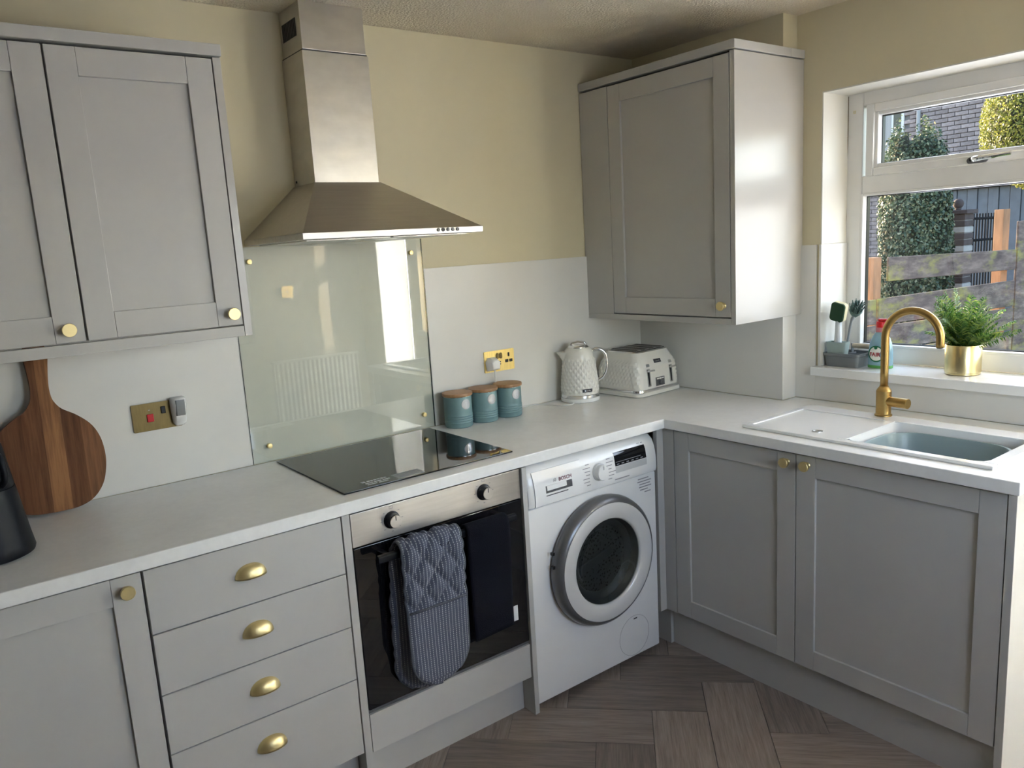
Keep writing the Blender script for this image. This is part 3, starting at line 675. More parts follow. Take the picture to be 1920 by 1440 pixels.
od = obj('door', B(ox0, ox1, oy-0.002, oy+0.03, 0.272, 0.7640, bev=0.0015), 'black_gloss', ov)
obj('vent_strip', B(ox0, ox1, oy+0.004, oy+0.03, 0.2600, 0.2705), 'wm_grey', ov)
bm = prism(nb(), rrect(-0.650, -0.632, 0.722, 0.746, 0.007), -1.833, -1.350, 'x', 0.001); hdl = obj('handle', bm, 'black_satin', od)
for hx in (-1.800, -1.383): obj('handle_post', B(hx-0.009, hx+0.009, -0.633, oy-0.001, 0.726, 0.742, bev=0.002), 'black_satin', hdl)

# ------------------------------------------------------------------ washing machine
wm = thing('washing_machine', 'white front-loading washing machine between oven and corner post', 'washing machine', (-0.955, -0.31, 0.0))
wx0, wx1, wy = -1.2585, -0.6520, -0.590
bm = B(wx0, wx1, wy, -0.05, 0.022, 0.7165, bev=0.006, seg=3); obj('body', bm, 'gloss_white', wm)
prof = [(wy, 0.7180), (wy-0.009, 0.722), (wy-0.0125, 0.735), (wy-0.011, 0.775), (wy-0.004, 0.815), (wy+0.008, 0.842), (wy+0.025, 0.855), (wy+0.05, 0.860), (-0.05, 0.860), (-0.05, 0.7180)]
bm = nb(); loops = []
N = 12
for k in range(N+1):
    t = k/N; x = wx0+(wx1-wx0)*t
    e = 0.0
    if t < 0.0001 or t > 0.9999: e = 0.006
    loops.append([(x, y+(e if i < 8 else 0), z-(e*0.6 if 4 <= i < 9 else 0)) for i, (y, z) in enumerate(prof)])
loops.insert(1, [(wx0+0.008, y, z) for y, z in prof]); loops.insert(-1, [(wx1-0.008, y, z) for y, z in prof])
loft(bm, loops); pan = obj('control_panel', bm, 'gloss_white', wm, 40)
def py_(z):       # front of the control panel at height z
    pts = [(zz, yy) for yy, zz in prof[:7]]
    for (z0, y0), (z1, y1) in zip(pts, pts[1:]):
        if z0 <= z <= z1: return y0+(y1-y0)*(z-z0)/(z1-z0)
    return wy
def strip(bm, x0, x1, z0, z1, off=0.0006, th=0.001, n=6):
    lo_ = [[(x, py_(z0+(z1-z0)*k/n)-off, z0+(z1-z0)*k/n) for k in range(n+1)]+[(x, py_(z1-(z1-z0)*k/n)-off+th, z1-(z1-z0)*k/n) for k in range(n+1)] for x in (x0, x1)]
    return loft(bm, lo_)
dd = obj('detergent_drawer', strip(nb(), -1.236, -1.024, 0.724, 0.838, 0.004, 0.006), 'gloss_white', pan)
bm = strip(nb(), -1.190, -1.075, 0.762, 0.786, 0.0046, 0.002); obj('grip_recess', bm, 'wm_grey', dd)
bm = strip(nb(), -1.185, -1.100, 0.770, 0.786, 0.0052, 0.001); obj('grip_lip', bm, 'gloss_white', dd)
obj('grip_slot', strip(nb(), -1.190, -1.095, 0.752, 0.755, 0.0046, 0.001), 'print_dark', dd)
# emblem ring and wordmark
bm = nb(); z_ = 0.797; y_ = py_(z_)-0.0046
for r0, r1 in ((0.0075, 0.0062),):
    for k in range(24):
        a0, a1 = 2*PI*k/24, 2*PI*(k+1)/24
        bm.faces.new([bm.verts.new((-1.148+r*math.cos(a), y_, z_+r*math.sin(a))) for r, a in ((r0, a0), (r0, a1), (r1, a1), (r1, a0))])
box(bm, -1.1515, -1.1500, y_-0.0002, y_+0.0002, z_-0.0055, z_+0.0055); box(bm, -1.1460, -1.1445, y_-0.0002, y_+0.0002, z_-0.0055, z_+0.0055); box(bm, -1.150, -1.146, y_-0.0002, y_+0.0002, z_-0.0008, z_+0.0008)
obj('emblem', bm, 'print_grey', dd)
obj('wordmark', text_bm('BOSCH', 0.0175, PY, (-1.103, py_(z_)-0.0046, z_), bold=0.0003), mat('grey_red_print', (0.20, 0.08, 0.09), 0.5), dd)
# dial
kz = 0.780
obj('dial_collar', lathe(nb(), [(0.031, 0.0), (0.031, -0.004), (0.029, -0.006)], 36, (-0.946, py_(kz)+0.001, kz), 'y'), 'wm_silver', pan)
dl = obj('dial', lathe(nb(), [(0.0275, 0.0), (0.0265, -0.018), (0.0245, -0.021), (0.010, -0.022)], 40, (-0.946, py_(kz)-0.003, kz), 'y'), 'gloss_white', pan)
obj('dial_pointer', B(-0.948, -0.944, py_(kz)-0.0268, py_(kz)-0.0245, kz+0.012, kz+0.025), 'wm_silver', dl)
bm = nb()
for side in (-1, 1):
    for k in range(7):
        zz = 0.743+k*0.0118; xx = -0.946+side*(0.042+0.004*math.sin(k)); L_ = 0.018+0.008*((k*7) % 3)
        x0, x1 = (xx, xx+L_) if side > 0 else (xx-L_, xx)
        strip(bm, x0, x1, zz, zz+0.0028, 0.0004, 0.0006, 1)
obj('programme_print', bm, 'print_grey', pan, kind='stuff')
ds = obj('display', strip(nb(), -0.866, -0.708, 0.782, 0.829, 0.0008, 0.0012), 'black_gloss', pan)
obj('display_line', strip(nb(), -0.862, -0.735, 0.7945, 0.7962, 0.0012, 0.0006, 1), 'print_grey', ds)
obj('key_strip', strip(nb(), -0.866, -0.708, 0.757, 0.7805, 0.0007, 0.001, 2), mat('pale_grey_keys', (0.50, 0.51, 0.51), 0.35), pan)
bm = nb()
for k in range(6): strip(bm, -0.858+0.024*k, -0.846+0.024*k, 0.786, 0.789, 0.0012, 0.0006, 1)
strip(bm, -0.872, -0.800, 0.733, 0.737, 0.0005, 0.0006, 1); strip(bm, -0.742, -0.728, 0.836, 0.8385, 0.0005, 0.0006, 1); strip(bm, -0.722, -0.712, 0.836, 0.8385, 0.0005, 0.0006, 1)
obj('panel_print', bm, 'print_grey', pan, kind='stuff')
# energy sticker text
bm = nb()
for k, (a, b) in enumerate(((-0.745, -0.690), (-0.748, -0.676), (-0.738, -0.682), (-0.740, -0.676), (-0.735, -0.695), (-0.712, -0.680))): box(bm, a, b, wy-0.0006, wy-0.0001, 0.7005-0.0105*k, 0.7045-0.0105*k)
obj('information_print', bm, 'print_grey', wm, kind='stuff')
# door
dcx, dcz = -0.9515, 0.4635
dp = (dcx, 0, dcz)
dr_ = obj('door', lathe(nb(), [(0.226, wy-0.0005), (0.233, wy-0.010), (0.235, wy-0.024), (0.230, wy-0.042), (0.2185, wy-0.0525), (0.212, wy-0.0545), (0.212, wy-0.045)], 72, dp, 'y', False, False), 'wm_grey', wm, 40)
obj('door_ring', lathe(nb(), [(0.2125, wy-0.048), (0.2115, wy-0.0550), (0.200, wy-0.0585), (0.180, wy-0.0580), (0.160, wy-0.0535), (0.1555, wy-0.0500), (0.1535, wy-0.042)], 72, dp, 'y', False, False), 'wm_silver', dr_, 40)
obj('gasket', lathe(nb(), [(0.1545, wy-0.044), (0.150, wy-0.034), (0.146, wy-0.014), (0.126, wy-0.008), (0.120, wy-0.0015)], 64, dp, 'y', False, False), 'rubber', dr_, 60)
obj('porthole_glass', lathe(nb(), [(0.1538, wy-0.046), (0.140, wy-0.042), (0.118, wy-0.030), (0.095, wy-0.020), (0.05, wy-0.014), (0.006, wy-0.0125)], 64, dp, 'y', False, True), 'porthole', dr_, True)
s = NT('perforated_drum'); v = s.coords((1, 1, 1)); vo = s.n('ShaderNodeTexVoronoi'); vo.inputs['Scale'].default_value = 90; s.l(v, vo.inputs['Vector'])
s.l(s.ramp(vo.outputs['Distance'], (0.25, (0.004, 0.004, 0.004)), (0.4, (0.10, 0.105, 0.105))), s.b.inputs['Base Color']); s.b.inputs['Metallic'].default_value = 0.7; s.b.inputs['Roughness'].default_value = 0.3
obj('drum', lathe(nb(), [(0.121, wy-0.0012), (0.118, wy-0.0008), (0.05, wy-0.0006)], 64, dp, 'y', False, True), s.m, wm, 30)
bm = B(-0.11, 0.075, wy-0.009, wy-0.002, -0.017, 0.017, bev=0.004); place(bm, Matrix.Translation((dcx-0.015, 0, dcz)) @ Matrix.Translation((0, wy, 0)) @ Matrix.Rotation(R(-14), 4, 'Y') @ Matrix.Translation((0, -wy, 0))); obj('drum_paddle', bm, 'rubber', wm)
for dz in (-0.018, 0.030): obj('hinge_slot', B(dcx-0.2375, dcx-0.2285, wy-0.030, wy-0.018, dcz+dz+0.055, dcz+dz+0.065), 'black', dr_)
bm = tube(nb(), [(-0.788+0.078*math.cos(2*PI*k/40), wy+0.0002, 0.108+0.078*math.sin(2*PI*k/40)) for k in range(41)], 0.0008, 5, False); obj('service_flap', bm, 'print_grey', wm)
obj('flap_notch', B(-0.790, -0.772, wy-0.0006, wy-0.0001, 0.171, 0.176), 'print_dark', wm)
for fx in (wx0+0.05, wx1-0.05):
    for fy in (-0.52, -0.12): obj('foot', lathe(nb(), [(0.02, 0.0), (0.02, 0.012), (0.012, 0.024)], 16, (fx, fy, 0)), 'black', wm)

# ------------------------------------------------------------------ oven glove and towel over the oven handle
gl = thing('oven_glove', 'grey stitched double oven glove with quilted top hung over the oven handle', 'oven glove', (-1.675, -0.641, 0.30))
def hang(x0, half, zt, yf, yb, zf, zb, thick, quilt, shift=0.0, nU=64, nV=170, round_=True):
    """closed cloth strip from the front end (zf) up over a bar at zt and down to the back end (zb)"""
    rad = (yb-yf)/2; yc = (yf+yb)/2; zc = zt-rad
    L1, L2, L3 = zc-zf, PI*rad, zc-zb; T = L1+L2+L3
    def path(sv):
        if sv < L1: return yf, zf+sv, (-1, 0)
        if sv < L1+L2:
            a = PI-(sv-L1)/rad; return yc+rad*math.cos(a), zc+rad*math.sin(a), (math.cos(a), math.sin(a))
        return yb, zc-(sv-L1-L2), (1, 0)
    bm = nb(); top, bot = [], []; edge = []
    for j in range(nV+1):
        sv = T*j/nV
        if round_:
            e = 1-math.cos(PI*j/nV) ; sv = T*(e/2)*0.35+T*(j/nV)*0.65
        y, z, (ny, nz) = path(sv); d = min(sv, T-sv)
        w_ = half
        if round_ and d < half: w_ = half*math.sqrt(max(0.0, 1-((half-d)/half)**2))
        w_ = max(w_, 0.004); rt, rb = [], []
        for i in range(nU+1):
            u = -1+2*i/nU; x = x0+u*w_+shift*(0 if sv < L1+L2/2 else 1)*min(1, (sv-L1-L2/2)/0.2 if sv > L1+L2/2 else 0)
            ed = min((1-abs(u))*w_, d if round_ else 1)
            t = thick*min(1, math.sqrt(max(0, ed)/0.012)) if round_ else thick
            q = quilt(u*w_, sv, L1) if quilt else 0
            y2 = y+0.004*math.sin(sv*9+u*1.3)*(0 if L1 < sv < L1+L2 else 1)
            rt.append(bm.verts.new((x, y2+ny*(t/2+q), z+nz*(t/2+q)))); rb.append(bm.verts.new((x, y2-ny*t/2, z-nz*t/2)))
        top.append(rt); bot.append(rb); edge.append((rt[0].co.copy(), rt[-1].co.copy()))
    for g in (top, bot):
        for a, b in zip(g, g[1:]):
            for i in range(nU): bm.faces.new((a[i], a[i+1], b[i+1], b[i]))
    for i in range(nU): bm.faces.new((top[0][i], top[0][i+1], bot[0][i+1], bot[0][i])); bm.faces.new((top[-1][i], top[-1][i+1], bot[-1][i+1], bot[-1][i]))
    for a, b, c_, d_ in zip(top, top[1:], bot, bot[1:]):
        bm.faces.new((a[0], b[0], d_[0], c_[0])); bm.faces.new((a[-1], b[-1], d_[-1], c_[-1]))
    return bm, edge
def quilt(x, sv, L1):
    z = sv-0.245
    if z < 0: return 0.005 if sv > 0.02 else 0
    a = (x/0.074+z/0.104) % 1; b = (x/0.074-z/0.104) % 1; m_ = min(a, 1-a, b, 1-b)*2
    return 0.011*min(1, m_*1.9)**0.6-0.005
bm, edge = hang(-1.6735, 0.0985, 0.764, -0.6715, -0.613, 0.318, 0.285, 0.018, quilt, shift=-0.02)
obj('padded_cloth', bm, 'glove', gl, True)
for s_ in (0, 1):
    pts = [e[s_]+Vector((0, 0, 0)) for e in edge]
    obj('binding', tube(nb(), pts, 0.0042, 6), 'binding', gl, True)
for sg in (1, -1):                       # quilting seams sewn along the grooves of the front flap
    for n_ in range(-2, 4):
        pts = []
        for k in range(25):
            z_ = 0.012+0.165*k/24; x_ = (n_-sg*z_/0.104)*0.074
            if abs(x_) < 0.092: pts.append((-1.6735+x_, -0.6715+0.004*math.sin((z_+0.245)*9+x_/0.0985*1.3)-(0.009-0.005)-0.0006, 0.318+0.245+z_))
        if len(pts) > 3: obj('quilt_seam', tube(nb(), pts, 0.0013, 5), 'seam', gl, True)
obj('pocket_hem', tube(nb(), [(-1.770, -0.686, 0.566), (-1.72, -0.6885, 0.566), (-1.673, -0.689, 0.566), (-1.62, -0.6885, 0.566), (-1.577, -0.686, 0.566)], 0.0032, 6), 'binding', gl, True)
tw = thing('tea_towel', 'dark navy towel hung over the right of the oven handle', 'towel', (-1.463, -0.641, 0.40))
bm, edge = hang(-1.468, 0.076, 0.756, -0.660, -0.622, 0.392, 0.372, 0.008, None, nU=16, nV=60, round_=False)
obj('cloth', bm, 'navy', tw, True)
obj('care_tag', B(-1.392, -1.374, -0.6585, -0.6578, 0.402, 0.452), 'print_white', tw, label='white care tag')

# ------------------------------------------------------------------ sink, tub, tap
sk = thing('kitchen_sink', 'white composite inset sink with drainer under the window', 'sink', (-0.35, -1.29, 0.91))
bm = nb(); zt = 0.9205
xs = [SX0, SX0+0.022, BX0, BX1, SX1]; 
def slab(x0, x1, y0, y1, z1, bev=0.0): box(bm, x0, x1, y0, y1, 0.9105, z1, bev)
slab(SX0, BX0, SY0, SY1, zt, 0.0025)             # front lip
slab(BX0, BX1, SY0, BY0, zt); slab(BX1, SX1, SY0, SY1, zt, 0.0025)      # right lip, back ledge
slab(BX0, BX1, BY1, BY1+0.026, zt)              # bridge between bowl and drainer
slab(BX0, BX1, SY1-0.020, SY1, zt)              # left lip
slab(BX0, BX1, BY1+0.026, SY1-0.020, 0.9165)    # drainer floor
obj('rim_and_drainer', bm, 'gloss_white', sk, False)
bm = nb(); zb = 0.735
lp = lambda g, z: [(x, y, z) for x, y in rrect(BX0+g, BX1-g, BY0+g, BY1-g, 0.03)]
loft(bm, [lp(-0.0005, 0.9195), lp(0.0, 0.915), lp(0.004, 0.80), lp(0.012, 0.745), lp(0.04, zb)], False, True)
obj('bowl', bm, 'gloss_white', sk, 40, recalc=False)
obj('corner_fillet', prism(nb(), [(BX0, BY0), (BX0, BY0+0.03), (BX0+0.009, BY0+0.009), (BX0+0.03, BY0)], 0.906, 0.9203, 'z'), 'gloss_white', sk)
bm = lathe(nb(), [(0.017, 0.9167), (0.017, 0.9185), (0.0125, 0.9190), (0.0105, 0.9175)], 28, (-0.478, -1.135, 0), cap1=True); obj('waste_ring', bm, 'chrome', sk)
obj('overflow', lathe(nb(), [(0.009, 0.0), (0.009, -0.003), (0.006, -0.004)], 18, (-0.480, BY1-0.002, 0.885), 'y'), 'chrome', sk)
tb = thing('washing_up_bowl', 'blue-grey plastic washing-up bowl sitting in the sink', 'bowl', (-0.375, -1.455, 0.737))
tl_ = lambda g, z: [(x, y, z) for x, y in rrect(BX0+0.012+g, BX1-0.010-g, BY0+0.014+g, BY1-0.012-g, 0.095-0.4*g if g < 0.15 else 0.04, 10)]
bm = nb(); loft(bm, [tl_(0.045, 0.7365), tl_(0.030, 0.745), tl_(0.012, 0.82), tl_(0.006, 0.888), tl_(-0.001, 0.893), tl_(0.0, 0.897), tl_(0.007, 0.897), tl_(0.011, 0.888), tl_(0.017, 0.82), tl_(0.034, 0.75), tl_(0.050, 0.742)])
obj('tub', bm, 'blue_grey_tub', tb, 50)
tp = thing('kitchen_tap', 'tall brushed brass kitchen tap with swan-neck spout', 'tap', (-0.164, -1.188, zt))
tx, ty = -0.164, -1.188
bd = obj('tap_body', lathe(nb(), [(0.0275, zt+0.0003), (0.0275, zt+0.005), (0.0242, zt+0.008), (0.0242, zt+0.086), (0.0215, zt+0.092), (0.0150, zt+0.100), (0.0150, zt+0.103)], 36, (tx, ty, 0)), 'brass_tap', tp)
pts = [(tx, ty, zt+0.10+0.0165*k) for k in range(11)]; ra = 0.0885; za = zt+0.272
pts = [(tx, ty, zt+0.098), (tx, ty, zt+0.15), (tx, ty, zt+0.20), (tx, ty, zt+0.24)]+[(tx, ty-ra+ra*math.cos(a), za+ra*math.sin(a)) for a in [PI*k/24 for k in range(25)]]+[(tx, ty-2*ra, za-0.015), (tx, ty-2*ra, za-0.026)]
obj('swan_neck_spout', tube(nb(), pts, 0.0128, 20), 'brass_tap', tp, True)
obj('aerator', lathe(nb(), [(0.0105, 0.0), (0.0105, 0.004)], 20, (tx, ty-2*ra, za-0.0285)), 'black', tp)
bm = lathe(nb(), [(0.0165, -0.018), (0.0165, -0.052), (0.0170, -0.0525), (0.0170, -0.0860), (0.0160, -0.0875)], 32, (0, 0, 0), 'y')
place(bm, Matrix.Translation((tx, ty, zt+0.052)) @ Matrix.Rotation(R(-6), 4, 'Z')); lv = obj('lever_barrel', bm, 'brass_tap', tp)

# ------------------------------------------------------------------ brass sockets
sk1 = thing('cooker_switch', 'antique brass cooker switch plate with red rocker left of the glass splashback', 'socket', (-2.210, -0.012, 1.083))
obj('plate', prism(nb(), rrect(-2.2805, -2.1395, 1.084, 1.168, 0.003), -0.0115, -0.0165, 'y', 0.001), 'brass_plate', sk1)
obj('red_rocker', B(-2.240, -2.221, -0.0215, -0.0167, 1.111, 1.135, bev=0.002), 'red', sk1, label='red rocker switch')
obj('black_rocker', B(-2.198, -2.185, -0.0205, -0.0167, 1.131, 1.153, bev=0.0015), 'black', sk1, label='black rocker switch')
obj('neon', B(-2.2335, -2.2285, -0.0172, -0.0166, 1.146, 1.148), 'print_white', sk1)
af = thing('plug_in_adapter', 'white plug-in unit with grey shield in the cooker switch socket', 'plug', (-2.152, -0.017, 1.084))
bm = nb(); pl = []
for z, d, hw in ((1.088, 0.014, 0.012), (1.098, 0.030, 0.018), (1.128, 0.036, 0.020), (1.155, 0.042, 0.021), (1.172, 0.040, 0.020), (1.176, 0.034, 0.018)):
    pl.append([(-2.150+u*hw, -0.0168-d*f, z) for u, f in ((-1, 0.0), (-1, 0.7), (-0.7, 1.0), (0.7, 1.0), (1, 0.7), (1, 0.0))])
loft(bm, pl); obj('housing', bm, 'gloss_white', af, 50)
bm = nb(); pl = []
for z, d in ((1.122, 0.0375), (1.142, 0.041), (1.160, 0.0435), (1.170, 0.042)): pl.append([(-2.150+u*0.0145, -0.0168-d-f, z) for u, f in ((-1, -0.003), (-0.8, 0.002), (0.8, 0.002), (1, -0.003))])
loft(bm, pl); obj('grey_shield', bm, 'grey_plastic', af, 50)
sk2 = thing('double_socket', 'brushed brass double socket on the white splashback above the canisters', 'socket', (-0.914, -0.012, 1.077))
obj('plate', prism(nb(), rrect(-0.9875, -0.8405, 1.078, 1.162, 0.003), -0.0115, -0.0165, 'y', 0.001), 'brass_bright', sk2)
for x in (-0.925, -0.908): obj('rocker', prism(nb(), rrect(x-0.0055, x+0.0055, 1.128, 1.152, 0.005), -0.0167, -0.0205, 'y', 0.001), 'brass_plate', sk2)
bm = nb()
for x, z, a, b in ((-0.868, 1.140, 0.0045, 0.008), (-0.8785, 1.115, 0.008, 0.006), (-0.8575, 1.115, 0.008, 0.006)): prism(bm, rrect(x-a, x+a, z-b, z+b, 0.002), -0.0167, -0.0172, 'y')
obj('socket_holes', bm, 'black', sk2)
bm = nb()
for z in (1.104, 1.113): box(bm, -0.921, -0.908, -0.0172, -0.0166, z, z+0.0045)
obj('usb_ports', bm, 'print_dark', sk2)
pg = thing('mains_plug', 'white mains plug with flex in the brass double socket', 'plug', (-0.957, -0.017, 1.09))
bm = nb(); pl = []
for d, g in ((0.0, 0.0), (0.010, 0.0), (0.024, 0.004), (0.036, 0.007), (0.039, 0.011)):
    pl.append([(u, -0.0168-d, z) for u, z in ((-0.980+g, 1.086+g), (-0.934-g, 1.086+g), (-0.930-g, 1.120), (-0.940-g, 1.138-g), (-0.974+g, 1.138-g), (-0.984+g, 1.120))])
loft(bm, pl); obj('plug_body', bm, 'gloss_white', pg, 40)
obj('flex', tube(nb(), spline([(-0.957, -0.040, 1.088), (-0.957, -0.040, 1.060), (-0.955, -0.034, 1.02), (-0.945, -0.014, 0.97), (-0.93, -0.0145, 0.925), (-0.90, -0.0150, 0.9135)], 6), 0.0035, 8), 'cable', pg, True)
cb = obj('kettle_flex', tube(nb(), spline([(-0.885, -0.020, 0.9132), (-0.845, -0.028, 0.9132), (-0.800, -0.020, 0.9135), (-0.750, -0.030, 0.9140), (-0.720, -0.066, 0.9132), (-0.700, -0.120, 0.9132), (-0.660, -0.145, 0.9132), (-0.625, -0.130, 0.9132)], 8), 0.003, 8), 'cable', None, True)
tag(centre(cb), 'white flex lying on the worktop between canisters and kettle', 'cable')

# ------------------------------------------------------------------ canisters
def canister(x, y, label, icon):
    t = thing('canister', label, 'canister', (x, y, 0.91), 'teal canisters')
    pr = [(0.050, 0.9103), (0.0525, 0.913), (0.053, 0.916)]
    for k in range(4):
        z = 0.930+k*0.0085; pr += [(0.053, z-0.003), (0.0546, z), (0.053, z+0.003)]
    pr += [(0.053, 0.968), (0.053, 1.022), (0.0525, 1.027)]
    body = obj('tin_body', lathe(nb(), pr, 48, (x, y, 0)), 'teal', t, 50)
    obj('wooden_lid', lathe(nb(), [(0.052, 1.0285), (0.0570, 1.0295), (0.0578, 1.032), (0.0578, 1.0375), (0.0568, 1.0400), (0.050, 1.0408)], 48, (x, y, 0)), 'lid_wood', t, 40)
    obj('seal_band', lathe(nb(), [(0.0522, 1.0272), (0.0542, 1.0272), (0.0542, 1.0284), (0.0522, 1.0284)], 48, (x, y, 0), cap0=False, cap1=False), 'chrome', t)
    # round silver badge bent on the front, turned to face the room's right front
    ang0 = R(-88); r_ = 0.0537; zc = 1.000; rb = 0.0195
    def on(u, w_, d=0.0): a = ang0+u/r_; return (x+(r_+d)*math.cos(a), y+(r_+d)*math.sin(a), zc+w_)
    bm = nb(); N = 28; c0 = bm.verts.new(on(0, 0, 0.001)); ring = [bm.verts.new(on(rb*math.cos(2*PI*k/N), rb*math.sin(2*PI*k/N), 0.001)) for k in range(N)]; mid = [bm.verts.new(on(0.5*rb*math.cos(2*PI*k/N), 0.5*rb*math.sin(2*PI*k/N), 0.001)) for k in range(N)]; low = [bm.verts.new(on(rb*math.cos(2*PI*k/N), rb*math.sin(2*PI*k/N), -0.001)) for k in range(N)]
    for k in range(N):
        j = (k+1) % N; bm.faces.new((c0, mid[k], mid[j])); bm.faces.new((mid[k], ring[k], ring[j], mid[j])); bm.faces.new((ring[k], low[k], low[j], ring[j]))
    bd_ = obj('round_badge', bm, M['badge'], t, 40)
    bm = nb()
    for pl in icon:
        prev = None
        for (u0, w0), (u1, w1) in zip(pl, pl[1:]):
            dx, dz = u1-u0, w1-w0; L_ = math.hypot(dx, dz) or 1; nx, nz = -dz/L_*0.0012, dx/L_*0.0012
            bm.faces.new([bm.verts.new(on(u, w_, 0.0014)) for u, w_ in ((u0-nx, w0-nz), (u1-nx, w1-nz), (u1+nx, w1+nz), (u0+nx, w0+nz))])
    obj('badge_mark', bm, 'print_grey', bd_)
    return t
M['badge'] = mat('silver_badge', (0.78, 0.79, 0.80), 0.25, 0.6)
arc = lambda cx, cz, r, a0, a1, n=10: [(cx+r*math.cos(R(a0+(a1-a0)*k/n)), cz+r*math.sin(R(a0+(a1-a0)*k/n))) for k in range(n+1)]
canister(-1.171, -0.084, 'teal canister with wooden lid nearest the hob, leftmost of the three', [arc(0, 0, 0.0168, 0, 360, 24), [(0, -0.009), (0, 0.009)], [(-0.005, 0.007), (0.005, 0.007)]])
canister(-1.052, -0.084, 'middle teal canister with wooden lid, between the other two', [arc(0, 0, 0.0168, 0, 360, 24), arc(0.001, 0, 0.007, 60, 300)])
canister(-0.934, -0.084, 'teal canister with wooden lid under the socket, rightmost of the three', [arc(0, 0, 0.0168, 0, 360, 24), arc(0, 0.004, 0.0045, 20, 260), arc(0, -0.004, 0.0045, 200, 440)])

# ------------------------------------------------------------------ kettle
kx, ky = -0.562, -0.0965
kt = thing('kettle', 'cream textured jug kettle with chrome handle beside the toaster', 'kettle', (kx, ky, 0.91))
def dia(n, m, amp):
    def f(a, h):
        u = a*n/(2*PI); w_ = h*m
        A = (u+w_) % 1; Bq = (u-w_) % 1
        return amp*(min(A, 1-A, Bq, 1-Bq)*2)
    return f
obj('power_base', lathe(nb(), [(0.076, 0.9105), (0.0815, 0.914), (0.0820, 0.924), (0.0805, 0.928)], 56, (kx, ky, 0)), 'gloss_white', kt)
obj('chrome_band', lathe(nb(), [(0.0790, 0.9285), (0.0800, 0.930), (0.0798, 0.941), (0.0785, 0.9425)], 56, (kx, ky, 0)), 'chrome', kt)
z0, pr = 0.943, []
for k in range(61):
    t = k/60; z = z0+0.165*t; r_ = 0.0785-0.0105*t-0.006*t*t; pr.append((r_, z))
fk = dia(22, 34, 0.0046)
cr = mat('cream_gloss', (0.76, 0.745, 0.69), 0.16, var=0.01)
obj('textured_body', lathe(nb(), pr, 208, (kx, ky, 0), fn=lambda a, h: fk(a, h)*max(0, min(1, (h-z0-0.004)/0.01, (z0+0.155-h)/0.012))), cr, kt, 30)
obj('shoulder', lathe(nb(), [(0.0620, 1.108), (0.0600, 1.118), (0.0550, 1.127), (0.0480, 1.1335), (0.0440, 1.1355)], 48, (kx, ky, 0)), cr, kt, 60)
obj('lid', lathe(nb(), [(0.0435, 1.1358), (0.0430, 1.140), (0.036, 1.1450), (0.018, 1.1475), (0.004, 1.148)], 40, (kx, ky, 0)), 'chrome', kt, 50)
dirR = Vector((0.80, -0.60, 0)); dirT = Vector((0.60, 0.80, 0))
K = Vector((kx, ky, 0))
obj('lid_grip', tube(nb(), [K+dirR*(-0.034)+Vector((0, 0, 1.142)), K+dirR*(-0.026)+Vector((0, 0, 1.154)), K+dirR*0.0+Vector((0, 0, 1.159)), K+dirR*0.026+Vector((0, 0, 1.154)), K+dirR*0.034+Vector((0, 0, 1.142))], 0.005, 10), 'chrome', kt, True)
bm = nb(); lp_ = []
for e, z, hw, out in ((0.0, 1.040, 0.004, 0.060), (0.3, 1.060, 0.014, 0.063), (0.6, 1.085, 0.022, 0.071), (0.85, 1.105, 0.026, 0.083), (1.0, 1.118, 0.027, 0.093)):
    lp_.append([K-dirR*(0.052)+dirT*(-hw)+Vector((0, 0, z)), K-dirR*(0.052+(out-0.052)*0.75)+dirT*(-hw*0.6)+Vector((0, 0, z)), K-dirR*out+Vector((0, 0, z)), K-dirR*(0.052+(out-0.052)*0.75)+dirT*(hw*0.6)+Vector((0, 0, z)), K-dirR*0.052+dirT*hw+Vector((0, 0, z))])
loft(bm, lp_); obj('spout', bm, cr, kt, 50)
hp_ = [K+dirR*0.055+Vector((0, 0, 1.118)), K+dirR*0.080+Vector((0, 0, 1.124)), K+dirR*0.108+Vector((0, 0, 1.108)), K+dirR*0.1165+Vector((0, 0, 1.070)), K+dirR*0.112+Vector((0, 0, 1.030)), K+dirR*0.098+Vector((0, 0, 1.005)), K+dirR*0.076+Vector((0, 0, 0.992))]
obj('handle', tube(nb(), spline(hp_, 6), 0.0075, 12), 'chrome', kt, True)
fd = -(Vector((kx, ky, 0))-Vector((-2.74, -2.51, 0))).normalized()
fa = math.atan2(fd.y, fd.x)+0.40
def on_k(u, w_, d): a = fa+u/0.0785; return (kx+(0.0792+d)*math.cos(a), ky+(0.0792+d)*math.sin(a), 0.9625+w_)
bm = nb(); g = 10; rows = []
for i in range(g+1):
    u = -0.021+0.042*i/g; rows.append([on_k(u, -0.0065, 0), on_k(u, -0.0065, 0.0025), on_k(u, 0.0065, 0.0025), on_k(u, 0.0065, 0)])
loft(bm, rows); bdg = obj('badge', bm, 'print_dark', kt, 40)
bm = text_bm('Breville', 0.0085, lambda u, w_, d: on_k(u, w_, 0.0027+d), (0, 0, 0)); obj('badge_lettering', bm, 'chrome', bdg)

